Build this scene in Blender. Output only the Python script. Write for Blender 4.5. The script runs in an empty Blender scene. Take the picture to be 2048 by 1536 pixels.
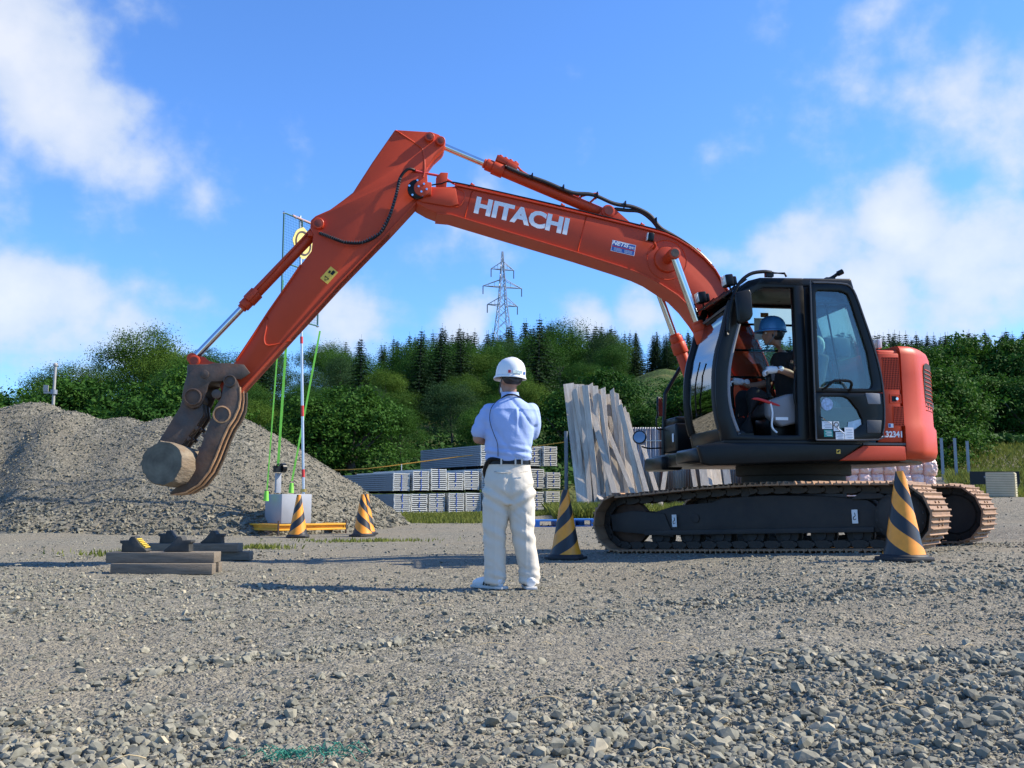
import bpy, bmesh, math, random
import numpy as np
from mathutils import Vector, Matrix, noise as mnoise
R = math.radians
SC = bpy.context.scene
COL = SC.collection
rng = np.random.default_rng(7)
random.seed(7)

# ------------------------------------------------------------------ camera
CAM_H = 0.62
FPX = 1900.0                      # focal length in units of a 2048 wide frame
PITCH = math.atan((1003 - 768) / FPX)
cd = bpy.data.cameras.new('camera'); cam = bpy.data.objects.new('camera', cd); COL.objects.link(cam)
cd.sensor_width = 36.0; cd.lens = 36.0 * FPX / 2048; cd.clip_start = 0.05; cd.clip_end = 3000
cam.location = (0, 0, CAM_H); cam.rotation_euler = (R(90) + PITCH, 0, 0)
SC.camera = cam

# ------------------------------------------------------------------ sky, sun, exposure
SUN_EL, SUN_AZ = R(41), math.atan2(0.06, 1.0)         # azimuth measured from +X towards +Y
SDIR = Vector((math.cos(SUN_EL) * math.cos(SUN_AZ), math.cos(SUN_EL) * math.sin(SUN_AZ), math.sin(SUN_EL)))
SC.view_settings.view_transform = 'Standard'; SC.view_settings.look = 'None'
SC.view_settings.gamma = 1.0; SC.view_settings.use_curve_mapping = False
SC.view_settings.exposure = 0.68
sd = bpy.data.lights.new('sun', 'SUN'); sun = bpy.data.objects.new('sun', sd); COL.objects.link(sun)
sd.energy = 5.0; sd.angle = R(0.53); sd.color = (1.0, 0.90, 0.74)
sun.rotation_euler = SDIR.to_track_quat('Z', 'Y').to_euler()

def ray(px, py):
    u, v = (px - 1024) / FPX, (768 - py) / FPX
    c, s = math.cos(PITCH), math.sin(PITCH)
    return Vector((u, c - v * s, s + v * c))

world = bpy.data.worlds.new('World'); SC.world = world; world.use_nodes = True
wn = world.node_tree; wn.nodes.clear()
def N(t, **kw):
    n = wn.nodes.new(t)
    for k, v in kw.items(): setattr(n, k, v)
    return n
def WL(a, b): wn.links.new(a, b)
sky = N('ShaderNodeTexSky'); sky.sky_type = 'NISHITA'; sky.sun_disc = False
sky.sun_elevation = SUN_EL; sky.sun_rotation = R(90) - SUN_AZ
sky.air_density = 1.0; sky.dust_density = 0.35; sky.ozone_density = 4.5; sky.altitude = 100
tc = N('ShaderNodeTexCoord')
sep = N('ShaderNodeSeparateXYZ'); WL(tc.outputs['Generated'], sep.inputs[0])
def math_n(op, a, b=None, c=None, clamp=False):
    n = N('ShaderNodeMath', operation=op); n.use_clamp = clamp
    for i, v in enumerate((a, b, c)):
        if v is None: continue
        if isinstance(v, (int, float)): n.inputs[i].default_value = v
        else: WL(v, n.inputs[i])
    return n.outputs[0]
zz = math_n('ADD', math_n('MAXIMUM', sep.outputs[2], 0.0), 0.22)
cx = math_n('DIVIDE', sep.outputs[0], zz); cy = math_n('DIVIDE', sep.outputs[1], zz)
cmb = N('ShaderNodeCombineXYZ'); WL(cx, cmb.inputs[0]); WL(cy, cmb.inputs[1])
n1 = N('ShaderNodeTexNoise'); n1.inputs['Scale'].default_value = 1.7; n1.inputs['Detail'].default_value = 9; n1.inputs['Roughness'].default_value = 0.55
n1.inputs['Distortion'].default_value = 0.15
WL(cmb.outputs[0], n1.inputs['Vector'])
n2 = N('ShaderNodeTexNoise'); n2.inputs['Scale'].default_value = 11; n2.inputs['Detail'].default_value = 7; n2.inputs['Roughness'].default_value = 0.52
WL(tc.outputs['Generated'], n2.inputs['Vector'])
# cloud banks: direction (through these picture places), angular radius, weight
banks = [(20, 60, .13, .60), (90, 190, .09, .56), (200, 250, .08, .52), (290, 320, .07, .48), (370, 390, .07, .30),
         (1750, 60, .20, .24), (1980, 120, .17, .36), (1350, 90, .10, .14), (1120, 130, .05, .14),
         (1640, 500, .09, .56), (1790, 440, .075, .58), (1540, 500, .06, .46), (1900, 610, .11, .58), (1720, 610, .12, .62), (1950, 580, .07, .54),
         (2040, 560, .10, .55), (1180, 640, .055, .62), (1270, 620, .05, .62), (930, 650, .05, .58), (900, 450, .09, .28), (960, 380, .05, .22),
         (60, 640, .13, .46), (300, 650, .10, .40), (700, 630, .09, .42), (-300, 500, .25, .4), (2500, 500, .25, .5), (2400, 100, .25, .4)]
acc = None
for px, py, rad, wgt in banks:
    d = ray(px, py).normalized()
    vd = N('ShaderNodeVectorMath', operation='DISTANCE'); WL(tc.outputs['Generated'], vd.inputs[0]); vd.inputs[1].default_value = d
    mr = N('ShaderNodeMapRange', interpolation_type='SMOOTHSTEP'); WL(vd.outputs['Value'], mr.inputs[0])
    mr.inputs[1].default_value = rad * 1.25; mr.inputs[2].default_value = 0.0; mr.inputs[3].default_value = 0.0; mr.inputs[4].default_value = wgt
    acc = mr.outputs[0] if acc is None else math_n('MAXIMUM', acc, mr.outputs[0])
nn = math_n('ADD', math_n('MULTIPLY', math_n('SUBTRACT', n1.outputs[0], 0.5), 0.9), math_n('MULTIPLY', math_n('SUBTRACT', n2.outputs[0], 0.5), 1.35))
dens = math_n('ADD', acc, nn)
mk = N('ShaderNodeMapRange', interpolation_type='SMOOTHSTEP'); WL(dens, mk.inputs[0])
mk.inputs[1].default_value = 0.12; mk.inputs[2].default_value = 0.56; mk.inputs[3].default_value = 0.0; mk.inputs[4].default_value = 0.84
shade = N('ShaderNodeMapRange'); WL(math_n('ADD', dens, math_n('MULTIPLY', n2.outputs[0], 0.5)), shade.inputs[0])
shade.inputs[1].default_value = 0.45; shade.inputs[2].default_value = 1.2; shade.inputs[3].default_value = 0.0; shade.inputs[4].default_value = 1.0
ccol = N('ShaderNodeMix', data_type='RGBA'); WL(shade.outputs[0], ccol.inputs[0])
ccol.inputs[6].default_value = (0.46, 0.56, 0.72, 1); ccol.inputs[7].default_value = (0.74, 0.76, 0.80, 1)
# saturated afternoon blue: the sky model tinted a little
tint = N('ShaderNodeMix', data_type='RGBA', blend_type='MULTIPLY'); tint.inputs[0].default_value = 1.0
WL(sky.outputs[0], tint.inputs[6]); tint.inputs[7].default_value = (0.70, 1.02, 1.42, 1)
bg1 = N('ShaderNodeBackground'); WL(tint.outputs[2], bg1.inputs[0]); bg1.inputs[1].default_value = 0.12
bg2 = N('ShaderNodeBackground'); WL(ccol.outputs[2], bg2.inputs[0]); bg2.inputs[1].default_value = 0.80
mx = N('ShaderNodeMixShader'); WL(mk.outputs[0], mx.inputs[0]); WL(bg1.outputs[0], mx.inputs[1]); WL(bg2.outputs[0], mx.inputs[2])
wo = N('ShaderNodeOutputWorld'); WL(mx.outputs[0], wo.inputs[0])

# ------------------------------------------------------------------ materials
MATS = {}
def mat(name, col, rough=.6, metal=0., var=.12, scale=6., bump=0., bscale=60., dust=0., dustcol=(.30, .26, .21), spec=.5, coat=0., coords='Object', stretch=None, rust=None):
    if name in MATS: return MATS[name]
    m = bpy.data.materials.new(name); m.use_nodes = True; MATS[name] = m
    nt = m.node_tree; b = nt.nodes['Principled BSDF']
    def nd(t, **kw):
        n = nt.nodes.new(t)
        for k, v in kw.items(): setattr(n, k, v)
        return n
    t = nd('ShaderNodeTexCoord'); vec = t.outputs[coords]
    if stretch:
        mp = nd('ShaderNodeMapping'); nt.links.new(vec, mp.inputs[0]); mp.inputs['Scale'].default_value = stretch; vec = mp.outputs[0]
    nz = nd('ShaderNodeTexNoise'); nz.inputs['Scale'].default_value = scale; nz.inputs['Detail'].default_value = 7; nz.inputs['Roughness'].default_value = .6
    nt.links.new(vec, nz.inputs['Vector'])
    mr = nd('ShaderNodeMapRange'); nt.links.new(nz.outputs[0], mr.inputs[0]); mr.inputs[1].default_value = .3; mr.inputs[2].default_value = .7
    mixn = nd('ShaderNodeMix', data_type='RGBA'); nt.links.new(mr.outputs[0], mixn.inputs[0])
    mixn.inputs[6].default_value = (*[c * (1 - var) for c in col], 1); mixn.inputs[7].default_value = (*[min(1, c * (1 + var)) for c in col], 1)
    out = mixn.outputs[2]
    def overlay(out, colr, amt, sc, lo, hi):
        n3 = nd('ShaderNodeTexNoise'); n3.inputs['Scale'].default_value = sc; n3.inputs['Detail'].default_value = 9; n3.inputs['Roughness'].default_value = .68
        nt.links.new(vec, n3.inputs['Vector'])
        m3 = nd('ShaderNodeMapRange'); nt.links.new(n3.outputs[0], m3.inputs[0]); m3.inputs[1].default_value = lo; m3.inputs[2].default_value = hi; m3.inputs[4].default_value = amt
        x = nd('ShaderNodeMix', data_type='RGBA'); nt.links.new(m3.outputs[0], x.inputs[0]); nt.links.new(out, x.inputs[6]); x.inputs[7].default_value = (*colr, 1)
        return x.outputs[2]
    if rust: out = overlay(out, rust[0], rust[1], rust[2], .42, .62)
    if dust > 0: out = overlay(out, dustcol, dust, scale * .6, .35, .75)
    nt.links.new(out, b.inputs['Base Color'])
    b.inputs['Roughness'].default_value = rough; b.inputs['Metallic'].default_value = metal
    b.inputs['Specular IOR Level'].default_value = spec
    if coat: b.inputs['Coat Weight'].default_value = coat; b.inputs['Coat Roughness'].default_value = .12
    rr = nd('ShaderNodeMapRange'); nt.links.new(nz.outputs[0], rr.inputs[0]); rr.inputs[3].default_value = max(.02, rough - .1); rr.inputs[4].default_value = min(1, rough + .12)
    nt.links.new(rr.outputs[0], b.inputs['Roughness'])
    if bump > 0:
        nb = nd('ShaderNodeTexNoise'); nb.inputs['Scale'].default_value = bscale; nb.inputs['Detail'].default_value = 6; nt.links.new(vec, nb.inputs['Vector'])
        bp = nd('ShaderNodeBump'); bp.inputs['Strength'].default_value = bump; bp.inputs['Distance'].default_value = .02
        nt.links.new(nb.outputs[0], bp.inputs['Height']); nt.links.new(bp.outputs[0], b.inputs['Normal'])
    return m
def glass(name, tint=(.82, .93, .95), refl=.10, alpha=.9, lo=.04):
    if name in MATS: return MATS[name]
    m = bpy.data.materials.new(name); m.use_nodes = True; MATS[name] = m; nt = m.node_tree; nt.nodes.clear()
    o = nt.nodes.new('ShaderNodeOutputMaterial'); tr = nt.nodes.new('ShaderNodeBsdfTransparent'); gl = nt.nodes.new('ShaderNodeBsdfGlossy')
    tr.inputs[0].default_value = (*[c * alpha for c in tint], 1); gl.inputs['Roughness'].default_value = .02
    fr = nt.nodes.new('ShaderNodeLayerWeight'); fr.inputs[0].default_value = refl
    mp = nt.nodes.new('ShaderNodeMapRange'); mp.inputs[3].default_value = lo; mp.inputs[4].default_value = 1.0
    nt.links.new(fr.outputs['Fresnel'], mp.inputs[0])
    mxx = nt.nodes.new('ShaderNodeMixShader'); nt.links.new(mp.outputs[0], mxx.inputs[0]); nt.links.new(tr.outputs[0], mxx.inputs[1]); nt.links.new(gl.outputs[0], mxx.inputs[2])
    nt.links.new(mxx.outputs[0], o.inputs[0])
    return m

# ------------------------------------------------------------------ mesh helpers
def frame_from(d):
    d = Vector(d).normalized(); u = d.cross(Vector((0, 0, 1)))
    if u.length < 1e-3: u = d.cross(Vector((0, 1, 0)))
    u.normalize(); return d, u, u.cross(d)
class MB:
    def __init__(s): s.v = []; s.f = []
    def add(s, vs, fs):
        o = len(s.v); s.v += [tuple(v) for v in vs]; s.f += [tuple(i + o for i in f) for f in fs]; return s
    def box(s, c, d, rot=None):
        c = Vector(c); h = [x / 2 for x in d]
        vs = []
        for i in (-1, 1):
            for j in (-1, 1):
                for k in (-1, 1):
                    p = Vector((i * h[0], j * h[1], k * h[2]))
                    if rot is not None: p = rot @ p
                    vs.append(c + p)
        return s.add(vs, [(0, 1, 3, 2), (4, 6, 7, 5), (0, 4, 5, 1), (2, 3, 7, 6), (0, 2, 6, 4), (1, 5, 7, 3)])
    def hexa(s, lo, hi):          # two quads (4 points each), joined
        return s.add(list(lo) + list(hi), [(3, 2, 1, 0), (4, 5, 6, 7), (0, 1, 5, 4), (1, 2, 6, 5), (2, 3, 7, 6), (3, 0, 4, 7)])
    def prism(s, poly, b0, b1):   # polygon in (x,z), extruded along y
        n = len(poly); vs = [(p[0], b0, p[1]) for p in poly] + [(p[0], b1, p[1]) for p in poly]
        return s.add(vs, [tuple(range(n)), tuple(range(2 * n - 1, n - 1, -1))] + [(i, i + n, (i + 1) % n + n, (i + 1) % n) for i in range(n)])
    def plan(s, poly, z0, z1):    # polygon in (x,y), extruded along z
        n = len(poly); vs = [(p[0], p[1], z0) for p in poly] + [(p[0], p[1], z1) for p in poly]
        return s.add(vs, [tuple(range(n - 1, -1, -1)), tuple(range(n, 2 * n))] + [(i, (i + 1) % n, (i + 1) % n + n, i + n) for i in range(n)])
    def ring(s, outer, inner, b0, b1):   # frame between two loops in (x,z)
        n = len(outer); vs = []
        for L, b in ((outer, b0), (inner, b0), (outer, b1), (inner, b1)): vs += [(p[0], b, p[1]) for p in L]
        fs = []
        for i in range(n):
            j = (i + 1) % n
            fs += [(i, j, j + n, i + n), (i + 2 * n, i + 3 * n, j + 3 * n, j + 2 * n), (i, i + 2 * n, j + 2 * n, j), (i + n, j + n, j + 3 * n, i + 3 * n)]
        return s.add(vs, fs)
    def ribbon(s, path, b0, b1, t):  # plate following a path in (x,z), thickness t towards the left normal
        P = [Vector((p[0], p[1])) for p in path]; off = []
        for i, p in enumerate(P):
            a = P[max(0, i - 1)]; c = P[min(len(P) - 1, i + 1)]; d = (c - a).normalized(); off.append(p + Vector((-d.y, d.x)) * t)
        return s.prism([tuple(p) for p in P] + [tuple(p) for p in reversed(off)], b0, b1)
    def cyl(s, p0, p1, r0, r1=None, seg=20, caps=True):
        r1 = r0 if r1 is None else r1; p0 = Vector(p0); p1 = Vector(p1); d, u, w = frame_from(p1 - p0); vs = []
        for p, r in ((p0, r0), (p1, r1)):
            for k in range(seg): a = 2 * math.pi * k / seg; vs.append(p + u * math.cos(a) * r + w * math.sin(a) * r)
        fs = [(k, (k + 1) % seg, (k + 1) % seg + seg, k + seg) for k in range(seg)]
        if caps: fs += [tuple(range(seg - 1, -1, -1)), tuple(range(seg, 2 * seg))]
        return s.add(vs, fs)
    def tube(s, pts, r, seg=8, smooth=4, closed=False):
        P = [Vector(p) for p in pts]
        rr = r if isinstance(r, (list, tuple)) else [r] * len(P)
        if smooth > 1 and len(P) > 2:
            Q = []; RR = []
            for i in range(len(P) - 1):
                a, b, c, d = P[max(0, i - 1)], P[i], P[i + 1], P[min(len(P) - 1, i + 2)]
                for k in range(smooth):
                    t = k / smooth
                    Q.append(.5 * ((2 * b) + (c - a) * t + (2 * a - 5 * b + 4 * c - d) * t * t + (3 * b - a - 3 * c + d) * t ** 3)); RR.append(rr[i] * (1 - t) + rr[i + 1] * t)
            Q.append(P[-1]); RR.append(rr[-1]); P, rr = Q, RR
        vs = []; up = None
        for i, p in enumerate(P):
            d = (P[min(i + 1, len(P) - 1)] - P[max(i - 1, 0)]).normalized()
            if up is None: d, u, w = frame_from(d)
            else:
                u = (up - d * up.dot(d))
                if u.length < 1e-4: d, u, w = frame_from(d)
                u.normalize(); w = d.cross(u)
            up = u
            for k in range(seg): a = 2 * math.pi * k / seg; vs.append(p + u * math.cos(a) * rr[i] + w * math.sin(a) * rr[i])
        n = len(P); fs = []
        for i in range(n - 1):
            for k in range(seg): fs.append((i * seg + k, i * seg + (k + 1) % seg, (i + 1) * seg + (k + 1) % seg, (i + 1) * seg + k))
        fs += [tuple(range(seg - 1, -1, -1)), tuple(range((n - 1) * seg, n * seg))]
        return s.add(vs, fs)
    def lathe(s, prof, c=(0, 0, 0), seg=32, axis='Z'):   # prof: (r, h)
        c = Vector(c); vs = []
        for r, h in prof:
            for k in range(seg):
                a = 2 * math.pi * k / seg; x, y = r * math.cos(a), r * math.sin(a)
                p = Vector((x, y, h)) if axis == 'Z' else (Vector((x, h, y)) if axis == 'Y' else Vector((h, x, y)))
                vs.append(c + p)
        n = len(prof); fs = []
        for i in range(n - 1):
            for k in range(seg): fs.append((i * seg + k, i * seg + (k + 1) % seg, (i + 1) * seg + (k + 1) % seg, (i + 1) * seg + k))
        fs += [tuple(range(seg - 1, -1, -1)), tuple(range((n - 1) * seg, n * seg))]
        return s.add(vs, fs)
    def ball(s, c, r, seg=14, rings=9, rot=None):
        c = Vector(c); r = (r, r, r) if isinstance(r, (int, float)) else r; vs = []
        for i in range(1, rings):
            t = math.pi * i / rings
            for k in range(seg):
                a = 2 * math.pi * k / seg; p = Vector((r[0] * math.sin(t) * math.cos(a), r[1] * math.sin(t) * math.sin(a), r[2] * math.cos(t)))
                vs.append(c + (rot @ p if rot is not None else p))
        top = len(vs); e = Vector((0, 0, r[2])); e = rot @ e if rot is not None else e; vs += [c + e, c - e]
        fs = []
        for i in range(rings - 2):
            for k in range(seg): fs.append((i * seg + k, (i + 1) * seg + k, (i + 1) * seg + (k + 1) % seg, i * seg + (k + 1) % seg))
        for k in range(seg):
            fs.append((top, k, (k + 1) % seg)); fs.append((top + 1, (rings - 2) * seg + (k + 1) % seg, (rings - 2) * seg + k))
        return s.add(vs, fs)
    def mesh(s, name, m=None, bevel=0., segs=2, ang=35, smooth=True):
        me = bpy.data.meshes.new(name); me.from_pydata([tuple(v) for v in s.v], [], s.f)
        bm = bmesh.new(); bm.from_mesh(me); bmesh.ops.recalc_face_normals(bm, faces=bm.faces)
        if bevel > 0:
            ed = [e for e in bm.edges if len(e.link_faces) == 2 and e.calc_face_angle(0) > R(30)]
            bmesh.ops.bevel(bm, geom=ed, offset=bevel, segments=segs, profile=.5, affect='EDGES', clamp_overlap=True)
        bm.to_mesh(me); bm.free()
        if smooth:
            me.polygons.foreach_set('use_smooth', [True] * len(me.polygons)); me.set_sharp_from_angle(angle=R(ang))
        if m: me.materials.append(m)
        return me
    def build(s, name, m, parent=None, **kw):
        return obj(name, s.mesh(name, m, **kw), parent)
def obj(name, me, parent=None):
    o = bpy.data.objects.new(name, me); COL.objects.link(o)
    if parent is not None: o.parent = parent
    return o
def tag(o, label=None, cat=None, group=None, kind=None):
    for k, v in (('label', label), ('category', cat), ('group', group), ('kind', kind)):
        if v: o[k] = v
    return o
def thing(name, label, cat, loc=(0, 0, 0), rz=0., group=None):
    o = bpy.data.objects.new(name, None); COL.objects.link(o); o.empty_display_size = .1
    o.location = loc; o.rotation_euler = (0, 0, rz); return tag(o, label, cat, group)
def copy_tree(o, parent=None):
    c = o.copy(); COL.objects.link(c); c.parent = parent
    for ch in list(o.children): copy_tree(ch, c)
    return c
def text_mesh(name, s, size, m, bold=.0, shear=0., extrude=.001, sx=1.0):
    cu = bpy.data.curves.new(name, 'FONT'); cu.body = s; cu.size = size; cu.offset = bold; cu.shear = shear; cu.extrude = extrude; cu.resolution_u = 3
    cu.align_x = 'CENTER'; cu.align_y = 'CENTER'
    t = bpy.data.objects.new(name, cu); COL.objects.link(t); dg = bpy.context.evaluated_depsgraph_get()
    me = bpy.data.meshes.new_from_object(t.evaluated_get(dg)); bpy.data.objects.remove(t); bpy.data.curves.remove(cu)
    if sx != 1.0:
        for v in me.vertices: v.co.x *= sx
    me.materials.clear(); me.materials.append(m); return me
ORD = ['first', 'second', 'third', 'fourth', 'fifth', 'sixth', 'seventh', 'eighth', 'ninth', 'tenth', 'eleventh', 'twelfth', 'thirteenth', 'fourteenth', 'fifteenth', 'sixteenth', 'seventeenth', 'eighteenth', 'nineteenth', 'twentieth', 'twenty-first', 'twenty-second', 'twenty-third', 'twenty-fourth'] + [a + '-' + b for a in ('twenty', 'thirty', 'forty') for b in ('first', 'second', 'third', 'fourth', 'fifth', 'sixth', 'seventh', 'eighth', 'ninth')][4:]
def grid_noise(shape, freq, seed, octs=4):
    """tileless value noise sampled on arrays of x,y"""
    g = np.random.default_rng(seed); T = g.random((256, 256))
    def f(x, y):
        out = np.zeros_like(x, dtype=float); amp = 1.; fr = freq; tot = 0
        for o in range(octs):
            X, Y = x * fr + o * 17.3, y * fr + o * 9.1; xi, yi = np.floor(X).astype(int), np.floor(Y).astype(int); fx, fy = X - xi, Y - yi
            fx = fx * fx * (3 - 2 * fx); fy = fy * fy * (3 - 2 * fy)
            a = T[xi % 256, yi % 256]; b = T[(xi + 1) % 256, yi % 256]; c = T[xi % 256, (yi + 1) % 256]; d = T[(xi + 1) % 256, (yi + 1) % 256]
            out += amp * ((a * (1 - fx) + b * fx) * (1 - fy) + (c * (1 - fx) + d * fx) * fy); tot += amp; amp *= .5; fr *= 2.03
        return out / tot - .5
    return f
def sstep(a, b, x):
    t = np.clip((x - a) / (b - a), 0, 1); return t * t * (3 - 2 * t)
# ------------------------------------------------------------------ terrain heights
GP = np.array([(3.1, 10.6, .11), (4.2, 8.6, .165), (1.7, 12.0, .05), (4.5, 11.9, .12), (3.1, 7.6, .15), (.55, 9.84, .04), (-.05, 7.5, -.05), (-.3, 6.6, -.06),
               (-3.55, 16, .03), (-2, 9.5, .0), (-3, 8.3, .0), (0, 3, -.03), (2, 3, .04), (-2, 3, -.04), (0, 1, -.02), (4, 5, .10), (8, 12, .32), (-6, 8, 0), (0, 26, .25),
               (5.5, 20, .42), (9, 17, .68), (-10, 20, .1), (11, 24, 1.2), (-10, 30, .3), (0, 20, .12), (2, 27, .3), (-4, 0, 0), (4, 0, .05), (0, -8, 0)])
UND = grid_noise(None, .9, 3); MICRO = grid_noise(None, 6., 5, 5); HN = grid_noise(None, .05, 8)
C_EX = np.array([3.13, 10.64]); U_FW = np.array([-math.cos(R(38)), math.sin(R(38))])
def zg(x, y, micro=True):
    x = np.asarray(x, float); y = np.asarray(y, float)
    num = np.zeros_like(x); den = np.zeros_like(x)
    for gx, gy, gz in GP:
        w = 1. / ((x - gx) ** 2 + (y - gy) ** 2 + .6) ** 2; num += w * gz; den += w
    z = num / den + UND(x, y) * .05
    # the pad under the machine is level with its tracks
    dx, dy = x - C_EX[0], y - C_EX[1]; pf = dx * U_FW[0] + dy * U_FW[1]; pl = np.abs(dx * U_FW[1] - dy * U_FW[0])
    k = (1 - sstep(1.9, 2.9, np.abs(pf))) * (1 - sstep(1.4, 2.3, pl)); z = z * (1 - k) + k * (.105 - .033 * pf)
    # wooded hill behind the yard, lower towards the left
    lf = sstep(-.62, -.18, x / np.maximum(y, 1)); start = 31 - 6 * sstep(.3, .5, x / np.maximum(y, 1))
    hy = np.maximum(y - start, 0)
    rr = x / np.maximum(y, 1); hill = (.118 * hy + 1.2 * (1 - np.exp(-hy / 4))) * (.35 + .65 * lf) + HN(x, y) * np.minimum(hy * .1, 5) + .055 * np.minimum(hy, 75) * np.exp(-((rr - .16) / .06) ** 2)
    hill = np.where(hy > 165, np.minimum(hill, .118 * 165 + 4), hill)
    z = z + hill
    if micro: z = z + (MICRO(x, y) * .042 + .02 * np.exp(-((y - 3.96 - (x + 1.13) * .97) / .16) ** 2) * (np.abs(x) < 1.4) - .025 * np.exp(-((y - 4.6 - .12 * x) / .16) ** 2) * (.7 + .3 * np.sin(x * 38)) - .02 * np.exp(-((y - 3.2 + .2 * x) / .13) ** 2) * (.7 + .3 * np.sin(x * 38))) * (1 - sstep(6, 14, y))
    return z
def gz(x, y): return float(zg(np.array([x]), np.array([y]), False)[0])

def sheet(name, ys, half, nx, m):
    u = np.linspace(-1, 1, nx); u = np.sign(u) * np.abs(u) ** 1.35
    X = u[None, :] * half(ys)[:, None]; Y = np.repeat(ys[:, None], nx, 1); Z = zg(X, Y)
    V = np.stack([X, Y, Z], -1).reshape(-1, 3); ny = len(ys); i = np.arange(ny - 1)[:, None] * nx + np.arange(nx - 1)[None, :]
    F = np.stack([i, i + 1, i + nx + 1, i + nx], -1).reshape(-1, 4)
    return obj(name, np_mesh(name, V, F, m))
def np_mesh(name, V, F, m, smooth=True):
    me = bpy.data.meshes.new(name); n = F.shape[1]
    me.vertices.add(len(V)); me.vertices.foreach_set('co', np.ascontiguousarray(V, np.float32).ravel())
    me.loops.add(F.size); me.loops.foreach_set('vertex_index', np.ascontiguousarray(F, np.int32).ravel())
    me.polygons.add(len(F)); me.polygons.foreach_set('loop_start', np.arange(0, F.size, n, dtype=np.int32)); me.polygons.foreach_set('loop_total', np.full(len(F), n, np.int32))
    me.polygons.foreach_set('use_smooth', np.full(len(F), smooth)); me.update(calc_edges=True); me.materials.append(m); return me

def node_mat(name):
    m = bpy.data.materials.new(name); m.use_nodes = True; MATS[name] = m; nt = m.node_tree
    def nd(t, **kw):
        n = nt.nodes.new(t)
        for k, v in kw.items(): setattr(n, k, v)
        return n
    return m, nt, nd, nt.nodes['Principled BSDF']
def gravel_material(name, big=34., dk=1.):
    m, nt, nd, b = node_mat(name); L = nt.links.new
    t = nd('ShaderNodeTexCoord'); v = t.outputs['Object']
    vo = nd('ShaderNodeTexVoronoi'); vo.inputs['Scale'].default_value = big; L(v, vo.inputs['Vector'])
    vs = nd('ShaderNodeTexVoronoi'); vs.inputs['Scale'].default_value = big * 2.7; L(v, vs.inputs['Vector'])
    nz = nd('ShaderNodeTexNoise'); nz.inputs['Scale'].default_value = .7; nz.inputs['Detail'].default_value = 8; nz.inputs['Roughness'].default_value = .62; L(v, nz.inputs['Vector'])
    nf = nd('ShaderNodeTexNoise'); nf.inputs['Scale'].default_value = 120; nf.inputs['Detail'].default_value = 6; L(v, nf.inputs['Vector'])
    # per stone value
    sx = nd('ShaderNodeSeparateColor'); L(vo.outputs['Color'], sx.inputs[0])
    ra = nd('ShaderNodeValToRGB'); L(sx.outputs[0], ra.inputs[0]); e = ra.color_ramp.elements
    e[0].color = (.105, .102, .088, 1); e[1].color = (.32, .295, .245, 1); n = ra.color_ramp.elements.new(.5); n.color = (.205, .194, .163, 1)
    # dust between
    di = nd('ShaderNodeMapRange'); L(nz.outputs[0], di.inputs[0]); di.inputs[1].default_value = .40; di.inputs[2].default_value = .60
    mixd = nd('ShaderNodeMix', data_type='RGBA'); ml = nd('ShaderNodeMath', operation='MULTIPLY'); L(di.outputs[0], ml.inputs[0]); ml.inputs[1].default_value = .75
    L(ml.outputs[0], mixd.inputs[0]); L(ra.outputs[0], mixd.inputs[6]); mixd.inputs[7].default_value = (.235, .208, .165, 1)
    for el in ra.color_ramp.elements: el.color = (*[c * dk * k_ for c, k_ in zip(el.color[:3], (1.02, 1.01, .93))], 1)
    mixd.inputs[7].default_value = (*[c * dk * k_ for c, k_ in zip(mixd.inputs[7].default_value[:3], (1.01, 1.01, .94))], 1)
    fm = nd('ShaderNodeMix', data_type='RGBA', blend_type='OVERLAY'); fm.inputs[0].default_value = .45; L(mixd.outputs[2], fm.inputs[6]); L(nf.outputs[0], fm.inputs[7])
    L(fm.outputs[2], b.inputs['Base Color']); b.inputs['Roughness'].default_value = .93; b.inputs['Specular IOR Level'].default_value = .2
    s1 = nd('ShaderNodeMath', operation='MULTIPLY_ADD'); L(vo.outputs['Distance'], s1.inputs[0]); s1.inputs[1].default_value = -1.0; L(vs.outputs['Distance'], s1.inputs[2])
    s2 = nd('ShaderNodeMath', operation='MULTIPLY_ADD'); L(vs.outputs['Distance'], s2.inputs[0]); s2.inputs[1].default_value = -1.5; L(s1.outputs[0], s2.inputs[2])
    s3 = nd('ShaderNodeMath', operation='MULTIPLY_ADD'); L(nf.outputs[0], s3.inputs[0]); s3.inputs[1].default_value = .6; L(s2.outputs[0], s3.inputs[2])
    bp = nd('ShaderNodeBump'); bp.inputs['Strength'].default_value = .9; bp.inputs['Distance'].default_value = .018; L(s3.outputs[0], bp.inputs['Height']); L(bp.outputs[0], b.inputs['Normal'])
    return m
MG = gravel_material('gravel_ground')
m, nt, nd, b = node_mat('hill_ground'); t = nd('ShaderNodeTexCoord')
nz = nd('ShaderNodeTexNoise'); nz.inputs['Scale'].default_value = .25; nz.inputs['Detail'].default_value = 10; nt.links.new(t.outputs['Object'], nz.inputs['Vector'])
ra = nd('ShaderNodeValToRGB'); nt.links.new(nz.outputs[0], ra.inputs[0]); e = ra.color_ramp.elements
e[0].position = .35; e[0].color = (.030, .055, .016, 1); e[1].position = .68; e[1].color = (.115, .115, .045, 1); n = ra.color_ramp.elements.new(.52); n.color = (.055, .085, .024, 1)
nt.links.new(ra.outputs[0], b.inputs['Base Color']); b.inputs['Roughness'].default_value = 1; b.inputs['Specular IOR Level'].default_value = .1
nb = nd('ShaderNodeTexNoise'); nb.inputs['Scale'].default_value = 3; nb.inputs['Detail'].default_value = 8; nt.links.new(t.outputs['Object'], nb.inputs['Vector'])
bp = nd('ShaderNodeBump'); bp.inputs['Strength'].default_value = 1; bp.inputs['Distance'].default_value = .4; nt.links.new(nb.outputs[0], bp.inputs['Height']); nt.links.new(bp.outputs[0], b.inputs['Normal'])
MHILL = m
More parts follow.
